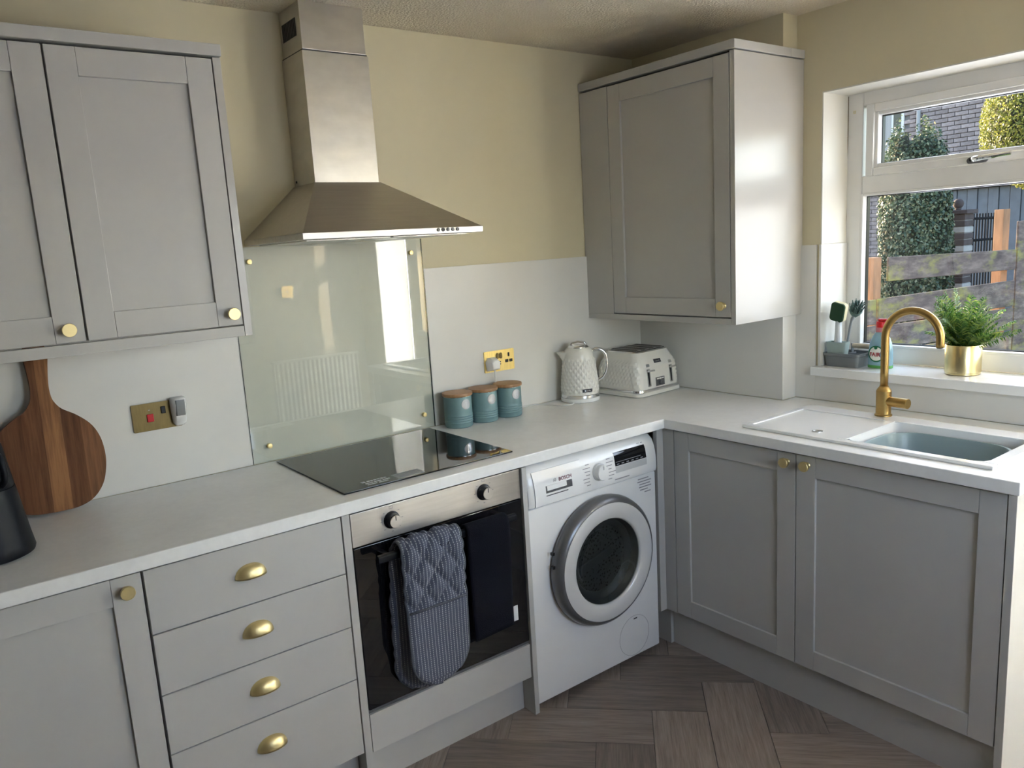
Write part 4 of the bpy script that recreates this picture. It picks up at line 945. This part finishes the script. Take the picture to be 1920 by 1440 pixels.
# ------------------------------------------------------------------ toaster
ts = thing('toaster', 'cream four-slot toaster with chrome levers in the corner', 'toaster', (-0.268, -0.148, 0.91))
TM = Matrix.Translation((-0.268, -0.148, 0.91)) @ Matrix.Rotation(R(3.5), 4, 'Z')
def T(bm): return place(bm, TM)
def rl(hx, hy, r, z): return [(x, y, z) for x, y in rrect(-hx, hx, -hy, hy, r, 8)]
obj('base', T(loft(nb(), [rl(0.140, 0.126, 0.035, 0.0005), rl(0.147, 0.132, 0.035, 0.004), rl(0.147, 0.132, 0.035, 0.016), rl(0.144, 0.129, 0.035, 0.019)])), cr, ts, 40)
obj('chrome_band', T(loft(nb(), [rl(0.143, 0.128, 0.034, 0.0192), rl(0.144, 0.129, 0.034, 0.021), rl(0.1425, 0.1275, 0.034, 0.029), rl(0.141, 0.126, 0.034, 0.030)])), 'chrome', ts, 40)
def tring(t):
    hx = 0.139-0.012*t-0.016*max(0, t-0.7)/0.3; hy = 0.124-0.010*t-0.022*max(0, t-0.6)/0.4
    return hx, hy
bm = nb(); loops = []
ft = dia(1, 1, 1)
for k in range(49):
    t = k/48; z = 0.0305+0.152*t; hx, hy = tring(t); n1 = rrect(-hx, hx, -hy, hy, 0.034, 8); pts = []
    n = len(n1)
    for i in range(n):                         # subdivide the straight sides so the facets have vertices
        a, b = n1[i], n1[(i+1) % n]; L_ = math.hypot(b[0]-a[0], b[1]-a[1]); m_ = 40 if L_ > 0.05 else 1
        for q in range(m_): pts.append((a[0]+(b[0]-a[0])*q/m_, a[1]+(b[1]-a[1])*q/m_))
    lp2 = []; acc = 0
    for i, (x, y) in enumerate(pts):
        if i: acc += math.hypot(x-pts[i-1][0], y-pts[i-1][1])
        u = acc/0.0185; w_ = z/0.0175*0.55; A = (u+w_) % 1; Bq = (u-w_) % 1
        am = 0.0045*max(0, min(1, (t-0.03)/0.05, (0.85-t)/0.08)); fr_ = 0 if (y < -hy*0.93 and abs(x) < hx-0.02) or (y > hy*0.93) else 1
        d = am*fr_*(min(A, 1-A, Bq, 1-Bq)*2); L_ = math.hypot(x, y)
        nx, ny = (math.copysign(1, x), 0) if abs(x) > hx*0.97 else ((0, math.copysign(1, y)) if abs(y) > hy*0.97 else (x/L_, y/L_))
        lp2.append((x+nx*d, y+ny*d, z))
    loops.append(lp2)
loft(bm, loops); obj('body', T(bm), cr, ts, 30)
hx, hy = tring(1.0)
obj('top_plate', T(loft(nb(), [rl(hx-0.001, hy-0.001, 0.03, 0.1826), rl(hx-0.003, hy-0.003, 0.03, 0.1865), rl(hx-0.010, hy-0.010, 0.026, 0.188)])), 'chrome', ts, 30)
obj('slot_deck', T(loft(nb(), [rl(hx-0.012, hy-0.010, 0.02, 0.1882), rl(hx-0.012, hy-0.010, 0.02, 0.1892)])), 'black', ts)
for k in range(4):
    xx = -0.078+0.052*k
    bm = nb(); 
    for a, b, c_, d_ in ((-0.014, -0.011, -0.078, 0.078), (0.011, 0.014, -0.078, 0.078), (-0.011, 0.011, -0.078, -0.075), (-0.011, 0.011, 0.075, 0.078)): box(bm, xx+a, xx+b, c_, d_, 0.1893, 0.1915)
    sl_ = obj('slot_rim', T(bm), 'chrome', ts); obj('slot', T(B(xx-0.011, xx+0.011, -0.075, 0.075, 0.1893, 0.1896)), 'dark_gap', ts)
def fy_(z):      # front face of the body at height z above the worktop
    return -tring((z-0.0305)/0.152)[1]
tilt = math.atan2(fy_(0.13)-fy_(0.04), 0.09)
for k, xx in enumerate((-0.070, 0.078)):
    bm = nb(); lo_ = []
    for z in (0.040, 0.043, 0.132, 0.135): e = 0.0 if z in (0.043, 0.132) else 0.003; lo_.append([(xx-0.0105+e, fy_(z)+0.002, z), (xx-0.0105+e, fy_(z)-0.003, z), (xx+0.0105-e, fy_(z)-0.003, z), (xx+0.0105-e, fy_(z)+0.002, z)])
    ch = obj('lever_track', T(loft(bm, lo_)), 'chrome', ts)
    bm = nb(); lo_ = [[(xx-0.0028, fy_(z)-0.0028, z), (xx-0.0028, fy_(z)-0.0034, z), (xx+0.0028, fy_(z)-0.0034, z), (xx+0.0028, fy_(z)-0.0028, z)] for z in (0.045, 0.110)]
    obj('lever_slot', T(loft(bm, lo_)), 'black', ch)
    zz = 0.108
    bm = B(xx-0.022, xx+0.022, fy_(zz)-0.020, fy_(zz)-0.012, zz-0.004, zz+0.004, bev=0.003); box(bm, xx-0.004, xx+0.004, fy_(zz)-0.013, fy_(zz)-0.002, zz-0.003, zz+0.003); obj('lever', T(bm), 'chrome', ch)
bm = nb(); lo_ = [[(-0.026, fy_(z)+0.001, z), (-0.026, fy_(z)-0.0025, z), (0.030, fy_(z)-0.0025, z), (0.030, fy_(z)+0.001, z)] for z in (0.036, 0.072)]
bp_ = obj('button_panel', T(loft(bm, lo_)), 'wm_grey', ts)
for k in range(3): obj('button', T(B(-0.021+0.0165*k, -0.008+0.0165*k, fy_(0.065)-0.0045, fy_(0.065)-0.0020, 0.0635, 0.0690, bev=0.0008)), 'gloss_white', bp_)
obj('browning_dial', T(lathe(nb(), [(0.011, 0.0), (0.010, -0.010), (0.008, -0.011)], 24, (0.002, fy_(0.05)-0.0024, 0.0485), 'y')), 'wm_grey', bp_)
bm = nb(); lo_ = [[(-0.022, fy_(z)+0.001, z), (-0.022, fy_(z)-0.0025, z), (0.022, fy_(z)-0.0025, z), (0.022, fy_(z)+0.001, z)] for z in (0.134, 0.149)]
b2 = obj('badge', T(loft(bm, lo_)), 'print_dark', ts)
bm = text_bm('Breville', 0.009, PY, (0, fy_(0.1415)-0.0032, 0.1415)); obj('badge_lettering', T(bm), 'chrome', b2)

# ------------------------------------------------------------------ chopping board leaning on the wall
cbx, cbz = -2.518, 0.912
prof = []
half = [(0.0, 0.0), (0.056, 0.004), (0.096, 0.022), (0.124, 0.058), (0.137, 0.105), (0.139, 0.150), (0.131, 0.195), (0.112, 0.232), (0.080, 0.262), (0.046, 0.284), (0.030, 0.305), (0.024, 0.325), (0.0225, 0.355), (0.026, 0.400), (0.030, 0.440), (0.024, 0.462), (0.0, 0.468)]
hs = spline([(x, 0, z) for x, z in half], 6)
prof = [(p.x, p.z) for p in hs]+[(-p.x, p.z) for p in reversed(hs[1:-1])]
bm = prism(nb(), prof, -0.009, 0.009, 'y', bev=0.003)
cbo = obj('chopping_board', bm, 'board', None, 30)
cbo.location = (cbx, -0.078, cbz+0.004); cbo.rotation_euler = (R(-6.5), R(2.0), 0)
tag(cbo, 'round acacia chopping board with handle leaning against the white splashback', 'chopping board')

# ------------------------------------------------------------------ black flask / coffee press at the left edge
cx_, cy_ = -2.690, -0.335
cf = thing('coffee_maker', 'tall tapered black coffee maker at the left end of the worktop', 'coffee maker', (cx_, cy_, 0.91))
obj('lower_body', lathe(nb(), [(0.084, 0.9105), (0.092, 0.914), (0.0945, 0.922), (0.0915, 0.940), (0.0890, 0.955), (0.0735, 1.070), (0.0725, 1.076)], 56, (cx_, cy_, 0)), 'black_satin', cf, 40)
obj('upper_body', lathe(nb(), [(0.0705, 1.0762), (0.0715, 1.080), (0.0600, 1.172), (0.0585, 1.179), (0.0555, 1.182)], 56, (cx_, cy_, 0)), 'black_satin', cf, 40)
obj('lid', lathe(nb(), [(0.054, 1.1823), (0.054, 1.189), (0.045, 1.194), (0.016, 1.197)], 40, (cx_, cy_, 0)), 'black', cf, 40)
obj('lid_knob', lathe(nb(), [(0.012, 1.1972), (0.018, 1.203), (0.026, 1.209), (0.0275, 1.217), (0.025, 1.226), (0.014, 1.231)], 32, (cx_, cy_, 0)), 'black_satin', cf, 50)
a = R(-55)
hp_ = [(cx_+r_*math.cos(a), cy_+r_*math.sin(a), z) for r_, z in ((0.0595, 1.165), (0.080, 1.160), (0.088, 1.135), (0.088, 1.105), (0.074, 1.090))]
obj('handle', tube(nb(), spline(hp_, 5), 0.008, 10), 'black_satin', cf, True)

# ------------------------------------------------------------------ window sill: caddy, sponge brush, dish brush, bottle, fern
cd_ = thing('sink_caddy', 'grey plastic sink caddy with bamboo bar on the left of the sill', 'caddy', (0.063, -0.945, 1.042))
def cl_(x0, x1, y0, y1, r, z): return [(x, y, z) for x, y in rrect(x0, x1, y0, y1, r, 5)]
bm = nb()
X0, X1, Y0, Y1 = 0.002, 0.122, -1.004, -0.8605
loft(bm, [cl_(X0+0.008, X1-0.008, Y0+0.008, Y1-0.008, 0.012, 1.0425), cl_(X0+0.003, X1-0.003, Y0+0.003, Y1-0.003, 0.013, 1.082), cl_(X0-0.001, X1+0.001, Y0-0.001, Y1+0.001, 0.014, 1.084), cl_(X0-0.001, X1+0.001, Y0-0.001, Y1+0.001, 0.014, 1.0935), cl_(X0+0.004, X1-0.004, Y0+0.004, Y1-0.004, 0.011, 1.0935), cl_(X0+0.009, X1-0.009, Y0+0.009, Y1-0.009, 0.010, 1.050)])
obj('tray', bm, 'grey_plastic', cd_, 40)
obj('divider', B(X0+0.055, X0+0.058, Y0+0.006, Y1-0.006, 1.048, 1.091), 'grey_plastic', cd_)
obj('divider', B(X0+0.058, X1-0.008, -0.934, -0.931, 1.048, 1.089), 'grey_plastic', cd_)
obj('bamboo_bar', lathe(nb(), [(0.008, -0.995), (0.0095, -0.993), (0.0095, -0.925), (0.008, -0.923)], 20, (X1-0.012, 0, 1.112), 'y'), 'bamboo', cd_)
for y in (-0.998, -0.9205): obj('bar_bracket', B(X1-0.020, X1-0.004, y-0.002, y+0.002, 1.085, 1.122, bev=0.001), 'grey_plastic', cd_)
sb = thing('soap_dispensing_tub', 'pale sage tub holding the sponge brush in the grey caddy', 'tub', (0.028, -0.905, 1.05))
bm = nb(); loft(bm, [cl_(0.014, 0.044, -0.936, -0.876, 0.006, 1.0515), cl_(0.0085, 0.0495, -0.9475, -0.8680, 0.007, 1.135), cl_(0.0115, 0.0465, -0.9445, -0.8710, 0.005, 1.135), cl_(0.018, 0.040, -0.932, -0.880, 0.004, 1.058)]); obj('tub', bm, 'sage_plastic', sb, 40)
sp = thing('sponge_brush', 'dish wand with green scourer sponge standing in the sage tub', 'dish brush', (0.029, -0.906, 1.06))
TMs = Matrix.Translation((0.036, -0.905, 1.248)) @ Matrix.Rotation(R(14), 4, 'X') @ Matrix.Rotation(R(-8), 4, 'Y')
obj('clear_handle', tube(nb(), [(0.029, -0.906, 1.0605), (0.031, -0.906, 1.13), (0.038, -0.904, 1.222)], [0.012, 0.014, 0.011], 14), mat('clear_plastic', (0.62, 0.66, 0.68), 0.12), sp, True)
bm = loft(nb(), [[(d, y, z) for y, z in rrect(-0.0275, 0.0275, -0.036, 0.036, 0.012, 5)] for d in (-0.006, 0.012)]); obj('sponge', place(bm, TMs), 'sponge_yellow', sp, 30)
bm = loft(nb(), [[(d, y*s_, z*s_) for y, z in rrect(-0.027, 0.027, -0.0355, 0.0355, 0.012, 5)] for d, s_ in ((-0.0062, 1), (-0.013, 1), (-0.0145, 0.94))]); obj('scourer', place(bm, TMs), 'sponge_green', sp, 30)
db = thing('dish_brush', 'grey-green dish brush leaning in the back of the caddy', 'dish brush', (0.082, -0.905, 1.052))
obj('brush_handle', tube(nb(), spline([(0.082, -0.903, 1.052), (0.086, -0.912, 1.12), (0.089, -0.924, 1.20), (0.092, -0.932, 1.226)], 5), [0.0045]*8+[0.005]*4+[0.0065]*4, 10), 'grey_plastic', db, True)
bm = nb(); hd_ = Vector((0.093, -0.941, 1.250)); axb = Vector((-0.40, -0.42, 0.80)).normalized()
place(lathe(bm, [(0.008, -0.032), (0.020, -0.014), (0.024, -0.004), (0.023, 0.0)], 20, (0, 0, 0)), Matrix.Translation(hd_) @ Vector((0, 0, 1)).rotation_difference(axb).to_matrix().to_4x4()); obj('brush_head', bm, 'bristle', db)
bm = nb(); qd = Vector((0, 0, 1)).rotation_difference(axb)
for k in range(80):
    a = random.uniform(0, 2*PI); r_ = 0.022*math.sqrt(random.random()); p = Vector((r_*math.cos(a), r_*math.sin(a), 0)); tip = p*1.4+Vector((0, 0, 0.030+random.uniform(-0.003, 0.003)))
    tube(bm, [hd_+qd @ p, hd_+qd @ tip], 0.0016, 4)
obj('bristles', bm, 'bristle', db, False, kind='stuff')
# washing-up liquid bottle
bt = thing('washing_up_liquid', 'clear blue washing-up liquid bottle with red cap on the sill behind the tap', 'bottle', (0.070, -1.052, 1.042))
bx_, by_ = 0.070, -1.052
def bl(hx, hy, z, n=28): return [(bx_+hx*math.copysign(abs(math.cos(2*PI*k/n))**0.75, math.cos(2*PI*k/n)), by_+hy*math.copysign(abs(math.sin(2*PI*k/n))**0.75, math.sin(2*PI*k/n)), z) for k in range(n)]
liquid = mat('pale_blue_liquid', (0.36, 0.58, 0.66), 0.12, coat=0.5)
liquid.node_tree.nodes['Principled BSDF'].inputs['Transmission Weight'].default_value = 0.35
bm = loft(nb(), [bl(0.024, 0.040, 1.0425), bl(0.026, 0.0435, 1.046), bl(0.026, 0.0440, 1.075), bl(0.0255, 0.0425, 1.105), bl(0.024, 0.038, 1.135), bl(0.021, 0.030, 1.155), bl(0.017, 0.022, 1.168), bl(0.014, 0.0155, 1.175)])
body = obj('bottle_body', bm, liquid, bt, 50)
obj('bottle_base_tint', loft(nb(), [bl(0.0262, 0.0438, 1.0428), bl(0.0264, 0.0442, 1.049), bl(0.0262, 0.0438, 1.053)]), mat('green_tint', (0.12, 0.40, 0.10), 0.15), bt, 50)
obj('red_collar', lathe(nb(), [(0.0185, 1.1752), (0.0185, 1.190), (0.0165, 1.192)], 28, (bx_, by_, 0)), mat('clear_red_collar', (0.62, 0.22, 0.24), 0.2), bt)
bm = lathe(nb(), [(0.0175, 1.1922), (0.0180, 1.206), (0.0165, 1.212), (0.0150, 1.214)], 28, (bx_, by_, 0)); box(bm, bx_-0.008, bx_+0.008, by_-0.024, by_+0.010, 1.2142, 1.223, 0.003); obj('red_cap', bm, 'red', bt, 40)
def disc(bm, r0, r1, y, z, off, n=40):
    for k in range(n):
        a0, a1 = 2*PI*k/n, 2*PI*(k+1)/n
        def P(r_, a): u = r_*math.cos(a); return (bx_-0.0262-off+0.010*((u-0.0)/0.044)**2*1.0, y-u, z+r_*math.sin(a))
        vs_ = [P(r1, a0), P(r1, a1)]+([P(r0, a1), P(r0, a0)] if r0 > 0 else [P(0, 0)])
        bm.faces.new([bm.verts.new(q) for q in vs_])
    return bm
lb = obj('label_disc', disc(nb(), 0, 0.0255, by_+0.004, 1.096, 0.0008), 'cream_print', bt, False)
obj('label_ring', disc(nb(), 0.0255, 0.0300, by_+0.004, 1.096, 0.0010), 'green_print', lb, False)
bm = text_bm('FAIRY', 0.0205, lambda u, w_, d: (bx_-0.0275-d+0.010*(u/0.044)**2, by_+0.002-u, 1.093+w_), (0, 0, 0), bold=0.0003); obj('label_lettering', bm, 'red_print', lb)
bm = nb(); prism(bm, [(by_+0.004+0.006*math.cos(a), 1.119+0.0065*math.sin(a)) for a in [2*PI*k/10 for k in range(10)]], bx_-0.0290, bx_-0.0275, 'x'); obj('label_leaf', bm, 'green_print', lb)
# potted fern
fx, fy = 0.085, -1.331
fp = thing('potted_fern', 'green artificial fern in a gold pot on the window sill', 'potted plant', (fx, fy, 1.042))
obj('pot', lathe(nb(), [(0.050, 1.0425), (0.0535, 1.0445), (0.0535, 1.049), (0.0555, 1.051), (0.0555, 1.143), (0.0545, 1.1445), (0.0525, 1.143), (0.0520, 1.128)], 56, (fx, fy, 0), cap1=False), 'brass_pot', fp, 40)
obj('soil', lathe(nb(), [(0.052, 1.126), (0.052, 1.130)], 32, (fx, fy, 0)), 'soil', fp)
def frond(az, el, L, droop, twist):
    bm = nb(); n = 24; pts = []; p = Vector((fx+0.022*math.cos(az), fy+0.022*math.sin(az), 1.125)); e = el
    for k in range(n+1):
        d = Vector((math.cos(az)*math.cos(e), math.sin(az)*math.cos(e), math.sin(e))); pts.append((p.copy(), d)); p = p+d*(L/n); e -= droop/n*(0.3+1.4*k/n)
        if p.x > 0.150: p.x = 0.150
    side0 = Vector((-math.sin(az), math.cos(az), 0))
    for k in range(n):      # rachis
        a, b = pts[k][0], pts[k+1][0]; s_ = side0*0.0010; bm.faces.new([bm.verts.new(q) for q in (a-s_, a+s_, b+s_, b-s_)])
    for k in range(3, n+1):
        p, d = pts[k]; t = k/n; ll = 0.040*(math.sin(PI*min(1, 0.14+0.82*t))**0.7)*L/0.19+0.003
        nn = d.cross(side0).normalized()
        for sg in (-1, 1):
            sd = (side0*sg*math.cos(twist)+nn*math.sin(twist)*sg); dirv = (sd*0.82+d*0.55+nn*0.16+Vector((random.uniform(-1, 1), random.uniform(-1, 1), random.uniform(-1, 1)))*0.10).normalized(); wv = d*0.0027
            a = p; m1 = p+dirv*ll*0.5+nn*0.002; tip = p+dirv*ll+Vector((0, 0, -ll*0.22))
            if max(m1.x, tip.x) > 0.163: continue
            v = [bm.verts.new(q) for q in (a-wv*0.6, a+wv*0.6, m1+wv, m1-wv, tip)]
            bm.faces.new((v[0], v[1], v[2], v[3])); bm.faces.new((v[3], v[2], v[4]))
    return bm
fr_spec = []
for k in range(46):
    az = 2*PI*k/46*7+random.uniform(-0.3, 0.3); lv_ = random.choice((84, 78, 72, 64, 56, 46)); fr_spec.append((az, R(lv_+random.uniform(-6, 6)), random.uniform(0.13, 0.20)*(0.62 if lv_ < 60 else 1), R(random.uniform(15, 75)), random.uniform(-0.9, 0.9)))
fr_spec += [(R(-92), R(30), 0.165, R(10), 0.6), (R(-84), R(44), 0.16, R(15), -0.3), (R(-104), R(56), 0.165, R(10), 0.4), (R(95), R(50), 0.12, R(60), 0.1), (R(110), R(70), 0.155, R(40), 0.2), (R(-120), R(78), 0.19, R(20), 0.0), (R(60), R(84), 0.205, R(10), 0.6), (R(150), R(80), 0.205, R(15), -0.4), (R(-150), R(70), 0.18, R(30), 0.8)]
for a in fr_spec: obj('frond', frond(*a), 'fern', fp, False, recalc=False)

# ------------------------------------------------------------------ outside: ground, fence, shrubs, gate, house
struct('garden_ground', B(0.31, 30, -14, 22, -0.55, -0.40), 'garden')
def beam(bm, a, b, zt0, zb0, zt1, zb1, th):
    """upright board between plan points a and b, top/bottom heights at each end"""
    d = Vector((b[0]-a[0], b[1]-a[1], 0)).normalized(); n = Vector((-d.y, d.x, 0))*th/2
    vs = []
    for s_ in (-1, 1):
        for (p, zt_, zb_) in ((a, zt0, zb0), (b, zt1, zb1)):
            for z in (zb_, zt_): vs.append(bm.verts.new((p[0]+n.x*s_, p[1]+n.y*s_, z)))
    for q in ((0, 1, 3, 2), (4, 6, 7, 5), (0, 4, 5, 1), (2, 3, 7, 6), (0, 2, 6, 4), (1, 5, 7, 3)): bm.faces.new([vs[i] for i in q])
    bmesh.ops.bevel(bm, geom=list(bm.edges), offset=0.004, segments=1, affect='EDGES'); return bm
fn = thing('garden_fence', 'weathered mossy timber board fence outside the window', 'fence', (3.9, 0.45, -0.40))
P0, P1 = (3.15, 0.645), (4.70, 0.283); P2 = (6.15, -0.060); Pm = (1.60, 1.010)
def post(p, zt_, w_=0.082):
    d = Vector((P1[0]-P0[0], P1[1]-P0[1])).normalized(); bm = B(-w_/2, w_/2, -w_/2, w_/2, -0.42, zt_, bev=0.004)
    place(bm, Matrix.Translation((p[0], p[1], 0)) @ Matrix.Rotation(math.atan2(d.y, d.x), 4, 'Z')); return obj('post', bm, 'fence_post', fn, False)
off = Vector((-0.2276, -0.9737))*0.072
post((P0[0]+0.05, P0[1]+0.0), 1.315); post((P1[0]-0.055, P1[1]+0.03), 1.625); post(P2, 1.64); post(Pm, 1.25)
def fb(a, b, zt0, zb0, zt1, zb1, o=1.0):
    obj('board', beam(nb(), (a[0]+off.x*o, a[1]+off.y*o), (b[0]+off.x*o, b[1]+off.y*o), zt0, zb0, zt1, zb1, 0.022), 'fence', fn, False)
A0 = (P0[0]+0.012, P0[1])
fb((P0[0]+0.11, P0[1]-0.02), P1, 1.312, 1.130, 1.288, 1.122); 
zt_ = [(1.002, 0.800, 1.032, 0.815), (0.790, 0.600, 0.800, 0.612), (0.588, 0.390, 0.598, 0.402), (0.378, 0.180, 0.388, 0.192), (0.168, -0.03, 0.178, -0.02), (-0.045, -0.25, -0.035, -0.24)]
for a, b, c_, d_ in zt_: fb(A0, P1, a, b, c_, d_)
for k in range(9): fb((P1[0]+0.012, P1[1]-0.003), P2, 1.520-k*0.2, 1.320-k*0.2-0.008, 1.545-k*0.2, 1.345-k*0.2-0.008)
for k in range(6): fb(Pm, (P0[0]-0.012, P0[1]+0.003), 0.985-k*0.2, 0.795-k*0.2, 1.000-k*0.2, 0.808-k*0.2)

def shrub(name, label, c, r, n, leaf, m, lump=0.12, base=None, cat='shrub', seed=1, pw=1.0):
    rnd = random.Random(seed); t = thing(name, label, cat, (c[0], c[1], base if base is not None else -0.40))
    ph = [rnd.uniform(0, 6.28) for _ in range(9)]
    def rad(a, e): return 1+lump*(math.sin(3*a+ph[0])*math.cos(2*e+ph[1])+0.6*math.sin(5*a+4*e+ph[2])+0.4*math.sin(9*a-7*e+ph[3]))
    bm = nb(); lathe(bm, [(max(0.01, math.cos(e)), math.sin(e)) for e in [R(-88+176*k/18) for k in range(19)]], 28)
    for v in bm.verts:
        a = math.atan2(v.co.y, v.co.x); e = math.asin(max(-1, min(1, v.co.z))); k = rad(a, e)*0.90; q_ = max(0.02, math.cos(e))**(pw-1); v.co = Vector((c[0]+v.co.x*r[0]*k*q_, c[1]+v.co.y*r[1]*k*q_, c[2]+v.co.z*r[2]*k))
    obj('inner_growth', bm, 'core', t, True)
    if c[2]-r[2] > -0.35: obj('trunk', tube(nb(), [(c[0], c[1], -0.40), (c[0], c[1], c[2]-r[2]*0.7)], 0.06, 10), 'dark_brick', t, True)
    bm = nb()
    for _ in range(n):
        a = rnd.uniform(-PI, PI); e = math.asin(rnd.uniform(-1, 1)); k = rad(a, e)*rnd.uniform(0.93, 1.05)
        nrm = Vector((math.cos(a)*math.cos(e), math.sin(a)*math.cos(e), math.sin(e)))
        q_ = max(0.02, math.cos(e))**(pw-1); p = Vector((c[0]+nrm.x*r[0]*k*q_, c[1]+nrm.y*r[1]*k*q_, c[2]+nrm.z*r[2]*k))
        d = (nrm+Vector((rnd.uniform(-1, 1), rnd.uniform(-1, 1), rnd.uniform(-1, 1)))*0.9).normalized(); u = d.cross(Vector((rnd.uniform(-1, 1), rnd.uniform(-1, 1), rnd.uniform(-0.3, 1)))).normalized(); w_ = d.cross(u)
        s_ = leaf*rnd.uniform(0.6, 1.3)
        bm.faces.new([bm.verts.new(p+q) for q in (u*s_*-0.5, w_*s_*0.38, u*s_*0.6, w_*s_*-0.38)])
    obj('foliage', bm, m, t, False, kind='stuff', recalc=False); return t
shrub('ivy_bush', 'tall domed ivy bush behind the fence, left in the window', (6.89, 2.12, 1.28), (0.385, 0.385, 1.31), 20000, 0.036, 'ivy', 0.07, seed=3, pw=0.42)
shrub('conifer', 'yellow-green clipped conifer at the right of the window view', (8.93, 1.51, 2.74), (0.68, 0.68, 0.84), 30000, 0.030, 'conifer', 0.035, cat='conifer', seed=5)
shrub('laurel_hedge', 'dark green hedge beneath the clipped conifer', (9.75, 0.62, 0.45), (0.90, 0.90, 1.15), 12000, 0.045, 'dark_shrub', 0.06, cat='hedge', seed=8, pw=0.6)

# brick garden piers with pale pierced blocks
def pier(label, x0, y0, w_, d_, courses, pale, capped):
    t = thing('brick_pier', label, 'pier', (x0, y0, -0.40), None)
    obj('mortar_core', B(x0-w_/2+0.012, x0+w_/2-0.012, y0-d_/2+0.012, y0+d_/2-0.012, -0.40, -0.40+courses*0.075), 'mortar', t)
    nbk = max(1, round(d_/0.225))
    for k in range(courses):
        for j in range(nbk):
            L_ = d_/nbk; a = y0-d_/2+j*L_
            sh = (0.0 if k % 2 == 0 else 0.5*L_)
            segs = [(a+sh, min(a+sh+L_, y0+d_/2))]
            if sh and j == 0: segs.append((y0-d_/2, y0-d_/2+sh))
            for p, q in segs:
                if q-p > 0.04: obj('brick', B(x0-w_/2, x0+w_/2, p+0.005, q-0.005, -0.40+k*0.075+0.005, -0.40+(k+1)*0.075-0.005, bev=0.004, seg=1), 'pale_brick' if (k % pale == 0 and j % 2 == 0) else 'dark_brick', t, False)
    if capped:
        z = -0.40+courses*0.075; obj('capstone', B(x0-w_/2-0.03, x0+w_/2+0.03, y0-d_/2-0.03, y0+d_/2+0.03, z, z+0.05, bev=0.01), 'dark_brick', t)
        obj('ball_finial', lathe(nb(), [(0.03, z+0.05), (0.04, z+0.07)]+[(0.06*math.sin(R(a)), z+0.125-0.06*math.cos(R(a))) for a in range(25, 180, 12)], 24, (x0, y0, 0)), 'dark_brick', t, True)
    return t
pier('dark brick pier with pale blocks left of the ivy bush', 6.55, 2.90, 0.24, 0.45, 28, 3, False)
pier('dark brick gate pier with ball finial right of the ivy bush', 7.52, 1.90, 0.24, 0.28, 27, 3, True)
# iron gate
ig = thing('iron_gate', 'black iron garden gate with upright bars behind the fence post', 'gate', (7.96, 1.80, -0.40))
ga, gb = Vector((7.72, 1.80)), Vector((8.22, 1.74))
for k in range(9):
    p = ga+(gb-ga)*k/8; obj('bar', tube(nb(), [(p.x, p.y, -0.36), (p.x, p.y, 1.62)], 0.010, 8), 'iron', ig, True)
for z in (-0.30, 1.30, 1.56): obj('rail', tube(nb(), [(ga.x, ga.y, z), (gb.x, gb.y, z)], 0.016, 8), 'iron', ig, True)
# blue-grey boarded shed front beyond the gate
sh = thing('boarded_shed', 'blue-grey shed with upright boards beyond the iron gate', 'shed', (10.6, 2.4, -0.40))
for k in range(16):
    y = 1.45+k*0.15; obj('board', B(10.60+0.012*(k % 2), 10.64+0.012*(k % 2), y+0.004, y+0.146, -0.40, 2.02, bev=0.004, seg=1), 'bluegrey_wood', sh, False)
obj('back_frame', B(10.66, 11.6, 1.45, 3.85, -0.40, 2.00), 'bluegrey_wood', sh); obj('roof', B(10.52, 11.7, 1.38, 3.92, 2.02, 2.10, bev=0.01), 'iron', sh)
# neighbouring brick house
hs_ = thing('neighbour_house', 'lilac-brown brick house beyond the garden with a white window', 'house', (12.45, 4.5, -0.40))
hx = 12.40
obj('wall', B(hx+0.02, hx+3.0, -1.0, 10.5, -0.40, 5.6), 'mortar', hs_)
bh, bL = 0.075, 0.225
br_me = finish('brick', B(-0.02, 0.03, -bL/2+0.005, bL/2-0.005, 0.005, bh-0.005, bev=0.004, seg=1), 'brick', False)
wy0, wy1, wz0, wz1 = 5.00, 5.40, 2.72, 4.1
rest = nb(); cnt = 0
for k in range(0, 80):
    z = -0.40+k*bh
    for j in range(0, 51):
        y = -0.95+j*bL+(bL/2 if k % 2 else 0); 
        if y > 10.4 or (wy0-0.1 < y < wy1+0.1 and wz0-0.06 < z < wz1): continue
        if 3.55 < y < 6.25 and 2.55 <= z <= 3.95 and cnt < 230:
            o = bpy.data.objects.new('brick', br_me); COL.objects.link(o); o.parent = hs_; o.location = Vector((hx, y, z))-Vector(hs_.location); cnt += 1
        else: box(rest, hx-0.02, hx+0.03, y-bL/2+0.005, y+bL/2-0.005, z+0.005, z+bh-0.005)
obj('brickwork', rest, 'brick', hs_, False, kind='stuff')
wf = obj('window', B(hx-0.03, hx+0.015, wy0, wy1, wz0, wz1, bev=0.006), 'print_white', hs_)
obj('pane', B(hx-0.034, hx-0.031, wy0+0.05, wy0+0.19, wz0+0.06, wz1-0.06), 'black_gloss', wf); obj('pane', B(hx-0.034, hx-0.031, wy0+0.23, wy1-0.05, wz0+0.06, wz1-0.06), 'print_grey', wf)
obj('downpipe', tube(nb(), [(hx-0.06, 4.72, -0.40), (hx-0.06, 4.72, 5.5)], 0.035, 12), 'print_grey', hs_, True)
obj('roof', prism(nb(), [(hx-0.4, 5.55), (hx+1.5, 6.9), (hx+3.4, 5.55)], -1.3, 10.8, 'y') , 'dark_brick', hs_)
